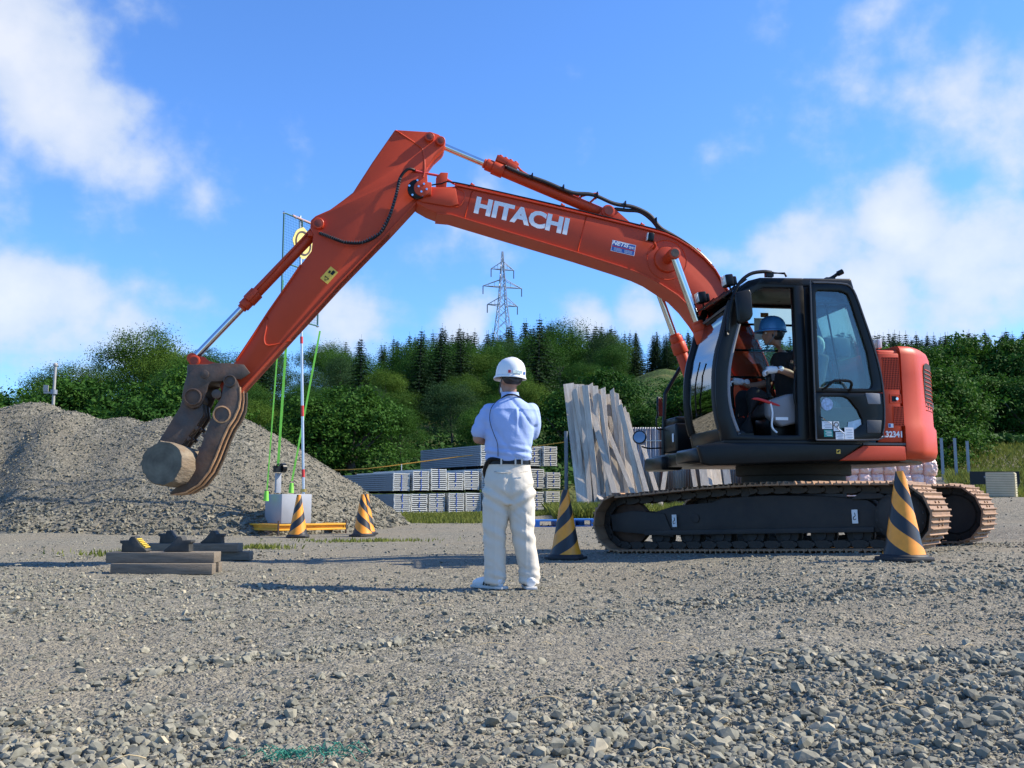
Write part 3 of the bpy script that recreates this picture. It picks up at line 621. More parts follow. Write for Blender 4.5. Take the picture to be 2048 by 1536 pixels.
mb = MB(); mb.tube([(1.455 + .225 * math.cos(t), .166, 3.275 + .225 * math.sin(t)) for t in np.linspace(0, 2 * math.pi, 25)], .006, 5, 1); mb.build('boss_weld', ORANGE, boom)
# lettering
ang = math.atan2(3.868 - 3.718, 3.00 - 2.23)
lt = decal('maker_name', 'HITACHI', .245, WHITE, 3.075, .1672, 3.70, .0115, 0, -ang * 1.03, 1.10, boom)
st = MB().box((0, 0, 0), (.27, .003, .125), None).build('plate_sticker', WHITE, boom); stm = Matrix.Translation((1.945, .1675, 3.392)) @ Matrix.Rotation(-ang, 4, 'Y'); st.matrix_local = stm
st2 = MB().box((0, .002, 0), (.258, .003, .113)).build('plate_print', BLUEP, boom); st2.matrix_local = stm
st3 = MB().box((0, .004, -.006), (.258, .003, .010)).build('plate_stripe', REDP, boom); st3.matrix_local = stm
decal('plate_lettering', 'NETIS', .062, WHITE, 1.985, .1735, 3.432, .0022, .3, -ang, 1.15, boom)
decal('plate_lettering', '登録', .032, WHITE, 1.853, .1735, 3.392, .0005, 0, -ang, 1, boom)
mb = MB()
for i in range(2):
    for j in range(3): mb.box((-.06 + i * .12, .005, -.022 - j * .012), (.09, .002, .004))
o = mb.build('plate_fine_print', SILVER, boom); o.matrix_local = stm
# work lamp on the boom side with bracket
mb = MB(); mb.box((1.66, .26, 3.50), (.07, .06, .10), Matrix.Rotation(R(-8), 3, 'Y')); mb.build('work_lamp', BLACK, boom, bevel=.015)
MB().box((1.70, .26, 3.503), (.012, .05, .085), Matrix.Rotation(R(-8), 3, 'Y')).build('lamp_lens', LENS, boom, bevel=.004)
mb = MB(); mb.tube([(1.63, .26, 3.45), (1.60, .23, 3.42), (1.60, .165, 3.40)], .014, 8); mb.build('lamp_bracket', ORANGE, boom)
# steel pipes, cable and clamps on top of the boom
for yo, zo in ((.10, .05), (.04, .05), (-.06, .05)):
    mb = MB(); mb.tube([(p[0], yo, p[1] + zo) for p in BT[4:]], .012, 8, 3); mb.build('hydraulic_pipe', ORANGE, boom)
mb = MB(); mb.tube([(p[0], .15, p[1] + .045) for p in BT[5:]] + [(3.95, .17, 4.03), (4.08, .18, 4.0)], .008, 6, 3); mb.build('wiring_loom', BLACK, boom)
for a, z in ((3.62, 3.985), (2.62, 3.80), (1.72, 3.618), (1.08, 3.35)):
    mb = MB(); mb.box((a, .08, z + .035), (.05, .14, .06), Matrix.Rotation(-ang, 3, 'Y')); mb.cyl((a, .12, z + .06), (a, .12, z + .085), .012, seg=8); mb.build('pipe_clamp', ORANGE, boom, bevel=.006)
MB().prism([(3.90, 3.99), (4.01, 3.99), (4.01, 4.11), (3.96, 4.17), (3.88, 4.17)], .06, .13).build('hose_bracket', ORANGE, boom, bevel=.006)
mb = MB(); mb.tube([(3.78, .1, 4.04), (3.95, .1, 4.13), (4.10, .12, 4.15), (4.24, .15, 4.165)], .014, 8); mb.build('hydraulic_pipe', REDP, boom)
# corrugated hose down the arm
HP = [(4.24, .16, 4.165), (4.32, .20, 4.16), (4.40, .22, 4.05), (4.44, .22, 3.86), (4.50, .22, 3.64), (4.60, .22, 3.44), (4.78, .22, 3.33), (4.97, .22, 3.325), (5.12, .2, 3.38), (5.235, .17, 3.43)]
mb = MB(); mb.tube(HP, .016, 8, 6); mb.build('grapple_hose', BLACK, boom)
mb = MB(); 
for i in range(len(HP) - 1):
    for k in range(7):
        t = k / 7; p = Vector(HP[i]).lerp(Vector(HP[i + 1]), t); q = Vector(HP[i]).lerp(Vector(HP[i + 1]), t + .05); 
        if 1 < i < 9: mb.cyl(p, q, .019, seg=8)
mb.build('hose_spiral', DGREY, boom)
# --- cylinders
def ram(name, p0, p1, r, rr, split, b, head=.16, up=None):
    """barrel from p0 towards p1, rod on to p1 (points in x,z), at lateral b"""
    P0 = Vector((p0[0], b, p0[1])); P1 = Vector((p1[0], b, p1[1])); d = (P1 - P0).normalized(); Ls = (P1 - P0).length
    mb = MB(); e = P0 + d * (Ls * split); mb.cyl(P0 + d * .05, e, r, seg=28); mb.cyl(e - d * head, e - d * .03, r * 1.28, seg=28); mb.cyl(e - d * .03, e + d * .05, r * 1.08, seg=28); mb.cyl(e + d * .05, e + d * .08, r * .85, seg=28)
    mb.cyl(P0 - Vector((0, .075, 0)), P0 + Vector((0, .075, 0)), r * 1.0, seg=24)
    q = mb.build(name, ORANGE, EX, bevel=.006)
    mb = MB(); mb.cyl(e, P1 - d * .04, rr, seg=24); mb.build('piston_rod', CHROME, q)
    mb = MB(); mb.cyl(P1 - Vector((0, .07, 0)), P1 + Vector((0, .07, 0)), rr * 1.5, seg=24); mb.build('rod_eye', ORANGE, q, bevel=.005); return q, e, d
q, e, d = ram('arm_cylinder', (2.10, 3.815), (3.965, 4.53), .062, .038, .70, 0)
n_ = Vector((-d.z, 0, d.x))
mb = MB(); mb.box(e - d * .16 + n_ * .10, (.26, .13, .07), Matrix.Rotation(-math.atan2(d.z, d.x), 3, 'Y'))
for k in range(4): mb.cyl(e - d * (.07 + .06 * k) + n_ * .12, e - d * (.07 + .06 * k) + n_ * .165, .022, seg=10)
mb.box(e - d * .22 + n_ * .07 + Vector((0, .06, 0)), (.12, .06, .06), Matrix.Rotation(-math.atan2(d.z, d.x), 3, 'Y'))
mb.build('valve_block', ORANGE, q, bevel=.008)
P0 = Vector((2.10, 0, 3.815))
mb = MB(); mb.tube([e - d * .28 + n_ * .12, e - d * .42 + n_ * .075, e - d * .9 + n_ * .075, P0 + d * .35 + n_ * .08], .013, 8); mb.build('hydraulic_pipe', ORANGE, q)
for yo, dz in ((.06, 0), (.10, -.018)):
    mb = MB(); mb.tube([(3.25, yo, 4.30 + dz), (3.05, yo, 4.22 + dz), (2.80, yo, 4.145 + dz), (2.50, yo, 4.035 + dz), (2.26, yo, 4.02 + dz), (2.02, yo, 3.93 + dz), (1.80, yo, 3.90 + dz), (1.62, yo, 3.82 + dz), (1.50, yo, 3.68 + dz), (1.36, yo, 3.60 + dz), (1.19, yo, 3.50 + dz), (1.02, yo, 3.375 + dz), (.86, yo, 3.16), (.76, yo, 2.96)], .021, 9, 5); mb.build('hydraulic_hose', RUBBER, q)
mb = MB(); mb.tube([(2.03, .08, 3.86), (1.88, .08, 3.85), (1.72, .08, 3.84), (1.58, .08, 3.74), (1.50, .08, 3.62), (1.47, .05, 3.55)], .021, 9, 5); mb.build('hydraulic_hose', RUBBER, q)
mb = MB(); mb.tube([(2.42, .05, 3.93), (2.38, .05, 4.0), (2.20, .06, 4.03), (2.30, .05, 3.92)], .013, 6); mb.build('hose_bracket', ORANGE, q)
mb = MB(); 
for p in ((2.95, 4.185), (2.6, 4.07), (2.22, 4.005), (1.9, 3.915), (1.55, 3.74)): mb.box((p[0], .08, p[1]), (.012, .10, .06))
mb.build('hose_ties', BLACK, q)
q, e, d = ram('grapple_cylinder', (5.25, 3.535), (6.495, 2.085), .058, .036, .585, 0)
mb = MB(); mb.box(e - d * .1 + Vector((0, .085, .0)), (.14, .05, .05), Matrix.Rotation(-math.atan2(d.z, d.x), 3, 'Y')); mb.tube([e - d * .1 + Vector((.0, .07, .05)), e - d * .25 + Vector((0, .07, .02)), (5.33, .07, 3.50)], .011, 7); mb.build('port_block', ORANGE, q, bevel=.006)
mb = MB(); mb.box((5.33, .06, 3.44), (.06, .10, .06)); mb.cyl((5.24, .10, 3.45), (5.24, .18, 3.43), .016, seg=10); mb.build('port_block', ORANGE, q, bevel=.006)
for b in (.40, -.40): ram('boom_cylinder', (.72, 1.16), (1.455, 3.275), .068, .043, .62, b)
# --- arm
AO = [(4.462, 4.622), (4.061, 4.618), (3.985, 4.595), (3.925, 4.54), (3.915, 4.46), (3.94, 4.42), (4.03, 4.33), (4.11, 4.21), (4.10, 4.02), (4.16, 3.86), (4.23, 3.80), (4.497, 3.480), (5.011, 2.905), (5.97, 1.76), (6.02, 1.70), (6.10, 1.68), (6.18, 1.72), (6.20, 1.80), (6.10, 1.97), (6.054, 2.05), (5.912, 2.28), (5.74, 2.575), (5.58, 2.83), (5.428, 3.08), (5.315, 3.24), (5.30, 3.42), (5.335, 3.50), (5.33, 3.575), (5.281, 3.625), (5.133, 3.70), (4.999, 3.81), (4.896, 3.90), (4.70, 4.24)]
arm = MB().prism(AO, -.135, .135).build('arm', ORANGE, EX, bevel=.010)
MB().ribbon([(4.20, 3.83), (4.497, 3.480), (5.011, 2.905), (5.97, 1.76)], -.155, .155, .015).build('arm_flange', ORANGE, arm, bevel=.003, segs=1)
MB().ribbon([(6.05, 2.06), (5.912, 2.29), (5.74, 2.585), (5.58, 2.84), (5.428, 3.09)], -.155, .155, .015).build('arm_flange', ORANGE, arm, bevel=.003, segs=1)
mb = MB(); mb.tube([(4.45, .137, 4.61), (4.24, .137, 4.48), (4.155, .137, 4.40), (4.135, .137, 4.20), (4.15, .137, 4.1)], .010, 6, 3); mb.build('weld_seam', ORANGE, arm); mb = MB(); mb.tube([(5.745, .137, 2.52), (5.755, .137, 2.40), (5.77, .137, 2.28), (5.72, .137, 2.22), (5.50, .137, 2.28)], .010, 6, 3); mb.build('weld_seam', ORANGE, arm)
PINF = mat('pin_face_paint', (.20, .028, .014), .6, 0, .3, 20)
for p, r in (((4.087, 4.552), .052), ((3.967, 4.513), .050), ((5.25, 3.535), .060)):
    q_ = MB().cyl((p[0], -.165, p[1]), (p[0], .175, p[1]), r, seg=24).build('arm_pin', ORANGE, arm, bevel=.005, segs=1); MB().lathe([(r * .66, .1745), (r * .66, .1775), (r * .6, .1785), (.003, .1785)], (p[0], 0, p[1]), 20, 'Y').build('pin_face', PINF, q_, ang=20)
MB().lathe([(.05, .1545), (.05, .158), (.003, .158)], (2.10, 0, 3.815), 20, 'Y').build('pin_face', PINF, boom, ang=20)
o = MB().box((0, 0, 0), (.17, .003, .10)).build('warning_sticker', YEL, arm); rr = Matrix.Rotation(R(-129), 4, 'Y'); o.matrix_local = Matrix.Translation((5.125, .1372, 2.985)) @ rr
o = MB().ring([(-.03, -.03), (-.03, .03), (-.075, 0)], [(-.038, -.02), (-.038, .02), (-.066, 0)], .002, .004).build('warning_print', BLACK, arm); o.matrix_local = Matrix.Translation((5.125, .1372, 2.985)) @ rr
o = MB().box((.045, .003, .012), (.05, .002, .03)).box((.03, .003, -.02), (.03, .002, .02)).build('warning_print', BLACK, arm); o.matrix_local = Matrix.Translation((5.125, .1372, 2.985)) @ rr

# --- grapple (outline in picture-derived metres: x forward, z up)
def G(px, py): return GT((px) * .20833 + 300, py * .20833 + 680)
def GT(px, py):
    d = ray(px, py); o = Vector((0, 0, CAM_H)) - Vector((3.13, 10.64, 0)); LU = Vector((.13917, -.99027, 0)); FU = Vector((-.99027, -.13917, 0))
    t = (.27 - o.dot(LU)) / d.dot(LU); p = o + d * t; return (round(p.dot(FU), 3), round(p.z, 3))
cheek = [G(*p) for p in ((350, 345), (400, 295), (480, 250), (620, 220), (770, 222), (900, 234), (962, 315), (870, 378), (800, 372), (730, 385), (690, 395), (640, 400), (590, 400), (565, 425), (548, 490), (515, 580), (475, 640), (405, 660), (335, 625), (305, 545), (325, 440))]
gb = MB().prism([G(*p) for p in ((380, 330), (620, 225), (880, 240), (930, 315), (800, 365), (560, 400), (400, 420))], -.234, .234).build('grapple_body', STEEL, EX, bevel=.01)
for s_ in (-1, 1): MB().prism(cheek, s_ * .235, s_ * .275).build('cheek_plate', STEEL, gb, bevel=.008)
def Gc(px, py, b0, b1, r, m_, nm): p = G(px, py); mb = MB(); mb.cyl((p[0], b0, p[1]), (p[0], b1, p[1]), r, seg=28); return mb.build(nm, m_, gb, bevel=.005)
for px, py, r in ((415, 548, .085), (525, 330, .055), (770, 395, .050), (640, 520, .06)): Gc(px, py, -.27, .285, r * .8, STEEL, 'grapple_pin')
for px, py, r in ((415, 548, .087), (770, 395, .062)):
    p = G(px, py); mb = MB(); mb.lathe([(r, .272), (r, .305), (r * .86, .308), (r * .84, .285), (.005, .282)], (p[0], 0, p[1]), 28, 'Y'); mb.build('pin_collar', STEEL, gb)
lug = [G(*p) for p in ((350, 165), (370, 135), (430, 128), (500, 140), (530, 175), (640, 208), (600, 235), (380, 240), (350, 210))]
mb = MB(); mb.prism(lug, .08, .11); mb.prism(lug, -.11, -.08); p = G(400, 178); mb.cyl((p[0], -.14, p[1]), (p[0], .14, p[1]), .058, seg=24); mb.build('grapple_lug', ORANGE, gb, bevel=.006); MB().lathe([(.040, .1395), (.040, .143), (.003, .143)], (p[0], 0, p[1]), 20, 'Y').build('pin_face', PINF, gb, ang=20)
mb = MB(); pp = [G(*p) for p in ((350, 230), (640, 225), (600, 330), (420, 420), (345, 400))]; mb.prism(pp, -.235, .235); mb.build('grapple_link', STEEL, gb, bevel=.01)
jaw = [G(*p) for p in ((300, 560), (280, 640), (160, 830), (40, 1020), (-30, 1150), (-20, 1260), (60, 1240), (150, 1150), (285, 1030), (350, 935), (430, 835), (505, 720), (490, 600), (420, 560))]
for b in (-.20, .0, .20): 
    MB().prism(jaw, b - .028, b + .028).build('jaw_plate', STEEL, gb, bevel=.006)
mb = MB(); jb = [G(*p) for p in ((310, 640), (260, 720), (330, 800), (420, 700))]; mb.prism(jb, -.2, .2); mb.build('jaw_web', STEEL, gb)
mb = MB()
for p in ((430, 835), (350, 935), (275, 1035)):
    q_ = G(*p)
    for b in (-.20, 0, .20): MB().box((q_[0] - .005, b, q_[1] - .005), (.035, .05, .035), Matrix.Rotation(R(40), 3, 'Y')).build('jaw_tooth', STEEL, gb)
claw = [G(*p) for p in ((720, 365), (785, 340), (835, 385), (855, 450), (858, 560), (845, 650), (800, 750), (745, 830), (690, 950), (625, 1120), (560, 1260), (460, 1385), (340, 1458), (195, 1482), (190, 1465), (262, 1405), (345, 1325), (420, 1200), (478, 1045), (530, 900), (590, 745), (620, 645), (680, 560), (700, 470))]
for b in (.245, -.0, -.245):
    c = MB().prism(claw, b - .03, b + .03).build('claw_tine', STEEL, gb, bevel=.006)
    MB().ribbon(claw[3:14], b - .034, b + .034, -.012).build('painted_sun_edge', STEELEDGE, c)  # strip coloured bright to imitate sunlight along the tine's outer edge
p = G(690, 715); mb = MB(); mb.cyl((p[0], -.25, p[1]), (p[0], .25, p[1]), .07, seg=24); mb.build('claw_pin', STEEL, gb)
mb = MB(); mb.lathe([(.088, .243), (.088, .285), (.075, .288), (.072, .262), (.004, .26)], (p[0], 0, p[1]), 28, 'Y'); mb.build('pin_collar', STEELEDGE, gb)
mb = MB(); mb.lathe([(.062, .262), (.058, .268), (.004, .27)], (p[0], 0, p[1]), 20, 'Y'); mb.build('pin_face', mat('scuffed_pin', (.32, .33, .33), .4, .5, .6, 40), gb)
mb = MB(); cb = [G(*q) for q in ((700, 640), (770, 660), (760, 760), (690, 840), (620, 760))]; mb.prism(cb, -.215, .215); mb.build('claw_web', STEEL, gb)
mb = MB()
for q in ((520, 915), (478, 1040)):
    q_ = G(*q)
    for b in (-.245, 0, .245): MB().box((q_[0] + .008, b, q_[1]), (.03, .05, .03), Matrix.Rotation(R(30), 3, 'Y')).build('claw_tooth', STEEL, gb)

# --- cab
CN, CF = 1.215, .26
front = [(1.25, 1.20), (1.30, 1.45), (1.318, 1.655), (1.310, 1.90), (1.275, 2.10), (1.225, 2.264), (1.145, 2.56), (1.07, 2.70), (.943, 2.815), (.817, 2.85)]
rear = [(-.154, 2.872), (-.18, 2.76), (-.224, 2.546), (-.336, 2.179), (-.405, 1.86), (-.416, 1.632), (-.40, 1.40), (-.36, 1.25), (-.32, 1.20)]
cabp = front + rear
cab = MB().plan([(1.25, CF), (1.25, CN), (-.34, CN), (-.34, CF)], 1.165, 1.235).build('cab', BLACK, EX, bevel=.01)
roof = [(.817, 2.85), (-.154, 2.872), (-.185, 2.76), (.85, 2.76), (1.07, 2.66), (1.07, 2.70), (.943, 2.815)]
MB().prism(roof, CF, CN).build('cab_roof', BLACK, cab, bevel=.02, segs=3)
# door side frame (door is folded back): A pillar, roof rail, sill, B pillar
o1 = front + [(.36, 2.86), (.36, 2.0), (.36, 1.20), (.9, 1.20)]
i1 = [(1.10, 1.27), (1.165, 1.46), (1.195, 1.655), (1.185, 1.90), (1.145, 2.10), (1.10, 2.264), (1.03, 2.50), (.97, 2.60), (.88, 2.70), (.79, 2.745), (.47, 2.755), (.465, 2.0), (.47, 1.27), (.85, 1.265)]
MB().ring(o1, i1, CN - .09, CN).build('door_frame', BLACK, cab, bevel=.012, segs=2)
MB().tube([(p[0] - .008, CN - .012, p[1]) for p in [(1.09, 1.275), (1.155, 1.46), (1.185, 1.655), (1.175, 1.90), (1.135, 2.10), (1.09, 2.264), (1.02, 2.50)]], .018, 8).build('pillar_trim', GREYP, cab)
o2 = [(.36, 1.20), (.36, 2.86), (-.154, 2.872), (-.224, 2.546), (-.336, 2.179), (-.405, 1.86), (-.416, 1.632), (-.40, 1.40), (-.32, 1.20)]
i2 = [(.26, 1.55), (.26, 2.74), (-.08, 2.74), (-.14, 2.52), (-.24, 2.15), (-.31, 1.85), (-.31, 1.70), (-.29, 1.60), (-.22, 1.55)]
MB().ring(o2, i2, CN - .08, CN - .004).build('side_frame', BLACK, cab, bevel=.01)
MB().prism(i2, CN - .05, CN - .042).build('side_glass', GLASS, cab)
o3 = [(p[0], p[1]) for p in cabp]; i3 = [(1.17, 1.50), (1.20, 1.58), (1.225, 1.70), (1.22, 1.90), (1.19, 2.10), (1.14, 2.264), (1.06, 2.52), (.98, 2.63), (.90, 2.70), (.80, 2.74), (-.08, 2.74), (-.10, 2.68), (-.14, 2.52), (-.24, 2.15), (-.31, 1.85), (-.31, 1.70), (-.29, 1.60), (-.25, 1.52), (-.2, 1.50)]
MB().ring(o3, i3, CF, CF + .07).build('side_frame', BLACK, cab, bevel=.008)
MB().prism(i3, CF + .03, CF + .036).build('side_glass', GLASS, cab)
for z_, w_ in ((2.56, 1.35), (2.27, 1.5), (1.97, 1.6)): MB().box((.45, CF - .02, z_), (w_, .02, .022)).build('guard_bar', BLACK, cab)
MB().box((.42, CF + .045, 2.50), (.20, .004, .24)).build('notice_sheet', mat('notice_paper', (.62, .64, .66), .6), cab); MB().box((.40, CF + .05, 2.655), (.09, .004, .05)).build('notice_sticker', mat('brown_sticker', (.30, .12, .03), .6), cab)
# rear wall
mb = MB(); mb.prism([(-.30, 1.20), (-.32, 1.20), (-.41, 1.632), (-.40, 1.70), (-.38, 1.70), (-.38, 1.63)], CF, CN - .08); mb.prism([(-.13, 2.76), (-.17, 2.76), (-.20, 2.62), (-.16, 2.62)], CF, CN - .08); mb.build('rear_wall', BLACK, cab)
MB().prism([(-.385, 1.70), (-.395, 1.70), (-.385, 1.86), (-.32, 2.18), (-.205, 2.55), (-.185, 2.62), (-.175, 2.62), (-.195, 2.55), (-.31, 2.18), (-.375, 1.86)], CF + .04, CN - .09).build('rear_glass', GLASS, cab)
# windshield, its sill, header and the far A pillar
WP = [(1.262, 1.30), (1.300, 1.45), (1.318, 1.655), (1.310, 1.90), (1.275, 2.10), (1.225, 2.264), (1.15, 2.54), (1.085, 2.68)]
mb = MB(); mb.ribbon([(p[0] - .018, p[1]) for p in WP], CF + .06, CN - .075, .006); mb.build('windshield', GLASSW, cab)
MB().prism([(1.22, 1.20), (1.25, 1.20), (1.275, 1.33), (1.24, 1.33)], CF, CN - .01).build('windshield_sill', BLACK, cab, bevel=.008)
mb = MB(); mb.tube([(p[0] - .02, CF + .03, p[1]) for p in WP], .042, 10); mb.build('front_pillar', BLACK, cab)
mb = MB(); mb.tube([(p[0] - .01, CN - .055, p[1]) for p in WP], .030, 10); mb.build('windshield_seal', RUBBER, cab)
mb = MB(); mb.tube([(1.16, CF + .06, 2.50), (1.15, CN - .1, 2.56)], .014, 8, 1); mb.build('windshield_bar', GREYP, cab); mb = MB(); mb.tube([(1.31, .62, 1.5), (1.33, .66, 1.80), (1.30, .74, 2.05)], .008, 6); mb.build('wiper', BLACK, cab)
# slatted rain visor with two lamps above the windshield
mb = MB()
for k in range(9):
    t = k / 8; mb.box((1.18 - t * .20, (CF + CN) / 2, 2.66 + t * .15), (.05, CN - CF + .06 - .02 * (k % 3), .008), Matrix.Rotation(R(34), 3, 'Y'))
for b in (CF + .02, .6, .9, CN - .02): mb.tube([(1.20, b, 2.64), (.96, b, 2.83)], .012, 6, 1)
mb.build('rain_visor', BLACK, cab)
for b, a, z in ((.42, 1.19, 2.80), (.88, 1.06, 2.885)):
    l = MB().box((a - .03, b, z), (.085, .13, .12), Matrix.Rotation(R(8), 3, 'Y')).box((a - .09, b, z), (.05, .09, .09), Matrix.Rotation(R(8), 3, 'Y')).build('work_lamp', BLACK, cab, bevel=.012); MB().box((a + .016, b, z - .001), (.012, .112, .10), Matrix.Rotation(R(8), 3, 'Y')).build('lamp_lens', LENS, l, bevel=.004)
    MB().tube([(a - .05, b, z - .05), (a - .06, b, z - .12)], .012, 6, 1).build('lamp_bracket', BLACK, l)
# handrail, mirror, roof bits
mb = MB(); mb.tube([(1.19, CN + .035, 2.25), (1.165, CN + .045, 2.50), (1.08, CN + .045, 2.74), (.95, CN + .04, 2.865), (.80, CN + .02, 2.905), (.70, CN, 2.905)], .018, 8); mb.box((.72, CN - .01, 2.885), (.08, .05, .05)); mb.build('handrail', BLACK, cab)
mb = MB(); mb.tube([(.70, CN, 2.90), (.56, CN, 2.90), (.54, CN, 2.865)], .012, 6, 1); mb.build('handrail', BLACK, cab)
mb = MB(); mb.prism([(1.13, 2.66), (.985, 2.70), (.965, 2.66), (.955, 2.44), (.985, 2.39), (1.09, 2.345), (1.115, 2.37)], CN + .07, CN + .13); mb.build('mirror', BLACK, cab, bevel=.022, segs=3); mb = MB(); mb.tube([(1.15, CN, 2.62), (1.08, CN + .09, 2.60)], .012, 6, 1); mb.build('mirror_bracket', BLACK, cab)
mb = MB(); mb.tube([(.15, 1.0, 2.885), (.02, 1.0, 2.90), (-.06, 1.0, 2.93), (-.13, 1.02, 2.98)], .018, 8); mb.cyl((-.11, 1.02, 2.965), (-.16, 1.03, 2.99), .028, seg=12); mb.box((-.03, 1.0, 2.905), (.10, .05, .04)); mb.build('roof_antenna', BLACK, cab)
mb = MB(); mb.prism([(-.185, 2.78), (-.225, 2.76), (-.235, 2.62), (-.205, 2.60)], .95, 1.05); mb.build('beacon', mat('amber_lens', (.75, .20, .03), .3), cab, bevel=.01)
# open door folded back against the cab side
DB0, DB1 = CN + .035, CN + .085
do = [(.335, 1.215), (.335, 2.0), (.335, 2.76), (.30, 2.80), (.0, 2.80), (-.10, 2.77), (-.155, 2.68), (-.215, 2.50), (-.325, 2.15), (-.385, 1.88), (-.405, 1.65), (-.40, 1.42), (-.375, 1.29), (-.32, 1.225)]
ui = [(.275, 1.74), (.275, 2.1), (.275, 2.69), (.25, 2.715), (.02, 2.715), (-.06, 2.69), (-.095, 2.61), (-.15, 2.42), (-.245, 2.1), (-.285, 1.80), (-.28, 1.755), (-.25, 1.735), (-.1, 1.735), (.1, 1.735)]
# door: outer skin = ring round the upper window plus ring round the lower window
ou = [(.335, 1.69), (.335, 2.1), (.335, 2.76), (.30, 2.80), (.0, 2.80), (-.10, 2.77), (-.155, 2.68), (-.215, 2.50), (-.325, 2.15), (-.392, 1.86), (-.40, 1.75), (-.40, 1.70), (-.1, 1.69), (.1, 1.69)]
door = MB().ring(ou, ui, DB0, DB1).build('cab_door', BLACK, cab, bevel=.010)
li = [(.27, 1.40), (.27, 1.50), (.27, 1.63), (.25, 1.65), (.02, 1.65), (-.03, 1.63), (-.12, 1.52), (-.16, 1.43), (-.165, 1.38), (-.12, 1.345), (-.05, 1.30), (.0, 1.28), (.06, 1.29), (.2, 1.37)]
ol = [(.335, 1.40), (.335, 1.55), (.335, 1.688), (.2, 1.688), (.0, 1.688), (-.40, 1.69), (-.408, 1.60), (-.405, 1.48), (-.39, 1.34), (-.36, 1.26), (-.30, 1.222), (.0, 1.216), (.25, 1.216), (.32, 1.225)]
MB().ring(ol, li, DB0, DB1).build('door_lower_panel', BLACK, door, bevel=.008)
MB().prism(ui, DB0 + .02, DB0 + .026).build('door_glass', GLASSD, door); MB().prism(li, DB0 + .02, DB0 + .026).build('door_glass', GLASSD, door)
mb = MB(); L_ = [(p[0] * .985 + .002, DB1 + .004, p[1] * .994 + .010) for p in do] ; mb.tube(L_ + [L_[0]], .009, 6, 2); mb.build('door_seal', DGREY, door)
mb = MB(); mb.box((.09, DB0 + .012, 2.60), (.36, .012, .018)); mb.tube([(.16, DB0 + .01, 2.60), (.03, DB0 + .01, 1.76)], .010, 6, 1); mb.build('window_rail', DGREY, door)
mb = MB(); mb.tube([(.24, DB1, 1.715), (.20, DB1 + .05, 1.76), (.14, DB1 + .055, 1.80), (.0, DB1 + .055, 1.80), (-.035, DB1 + .05, 1.77), (-.035, DB1, 1.70)], .014, 8); mb.build('door_handle', BLACK, door)
mb = MB(); mb.prism([(-.20, 1.29), (-.34, 1.29), (-.36, 1.42), (-.20, 1.42)], DB1 - .004, DB1 + .012); mb.build('speaker_panel', DGREY, door, bevel=.012); mb = MB(); mb.prism([(-.225, 1.58), (-.36, 1.58), (-.355, 1.69), (-.20, 1.69)], DB1 - .004, DB1 + .008); mb.build('hinge_cover', GREYP, door, bevel=.012)
mb = MB(); mb.tube([(.285, DB1 + .003, 1.45), (.10, DB1 + .003, 1.33), (.04, DB1 + .003, 1.285)], .006, 6, 1); mb.build('door_cable', CHROME, door)
for a, z, w_, h_, m_ in ((.215, 1.365, .105, .075, WHITE), (.12, 1.355, .058, .095, WHITE), (.205, 1.285, .09, .07, GREENP), (.085, 1.26, .09, .075, WHITE), (-.012, 1.285, .095, .12, WHITE)):
    s_ = MB().box((a, DB1 + .0025, z), (w_, .003, h_)).build('sticker', m_, door)
    mb = MB()
    for k in range(4): mb.box((a - .008 * (k % 2), DB1 + .0045, z + h_ * (.3 - .2 * k)), (w_ * (.7 - .1 * (k % 2)), .001, .004))
    mb.build('sticker_print', WHITE if m_ is GREENP else mat('grey_print', (.25, .25, .28), .6), s_)
mb = MB(); mb.ring([(.12 + .026 * math.cos(t), 1.372 + .026 * math.sin(t)) for t in np.linspace(0, 6.0, 14)], [(.12 + .019 * math.cos(t), 1.372 + .019 * math.sin(t)) for t in np.linspace(0, 6.0, 14)], DB1 + .005, DB1 + .006); mb.build('sticker_print', BLACK, door)
mb = MB(); mb.lathe([(.062, DB0 + .028), (.062, DB0 + .030), (.001, DB0 + .030)], (.195, 0, 1.575), 24, 'Y'); mb.build('round_sticker', mat('pale_blue_sticker', (.35, .45, .60), .5, 0, .4, 40), door)
mb = MB(); mb.prism([(-.02, 1.40), (-.15, 1.43), (-.155, 1.38), (-.05, 1.31), (-.0, 1.31)], DB0 + .028, DB0 + .032); mb.build('paper_notice', mat('pale_paper', (.45, .58, .66), .6, 0, .2, 30), door)
# seat, consoles, levers inside
ST = mat('seat_fabric', (.10, .10, .11), .9, 0, .2, 30); 
mb = MB(); mb.box((.46, .74, 1.55), (.50, .50, .14)); mb.prism([(.26, 1.52), (.12, 1.52), (-.02, 2.12), (.10, 2.14)], .50, .98); mb.build('seat', ST, cab, bevel=.04, segs=3)
mb = MB(); mb.ball((.02, .74, 2.24), (.07, .14, .12)); mb.build('headrest', mat('headrest_cover', (.62, .65, .64), .7), cab)
mb = MB(); mb.box((.45, .74, 1.34), (.40, .40, .28)); mb.build('seat_base', BLACK, cab, bevel=.03)
mb = MB(); mb.prism([(.74, 1.62), (.52, 1.69), (.40, 1.70), (.42, 1.40), (.60, 1.36), (.74, 1.46)], 1.00, 1.12); mb.build('side_console', GREYP, cab, bevel=.03, segs=3)
mb = MB(); mb.box((.60, 1.122, 1.44), (.13, .003, .03)); mb.build('console_label', WHITE, cab)
mb = MB(); mb.tube([(.70, 1.06, 1.64), (.71, 1.06, 1.76), (.70, 1.06, 1.86)], [.022, .014, .028], 10, 4); mb.build('joystick', BLACK, cab); mb = MB(); mb.tube([(.70, 1.06, 1.66), (.705, 1.06, 1.78)], .030, 12, 1); mb.build('lever_boot', RUBBER, cab)
mb = MB(); mb.tube([(.86, .50, 1.60), (.88, .52, 1.78), (.86, .52, 1.90)], .018, 8); mb.build('joystick', BLACK, cab)
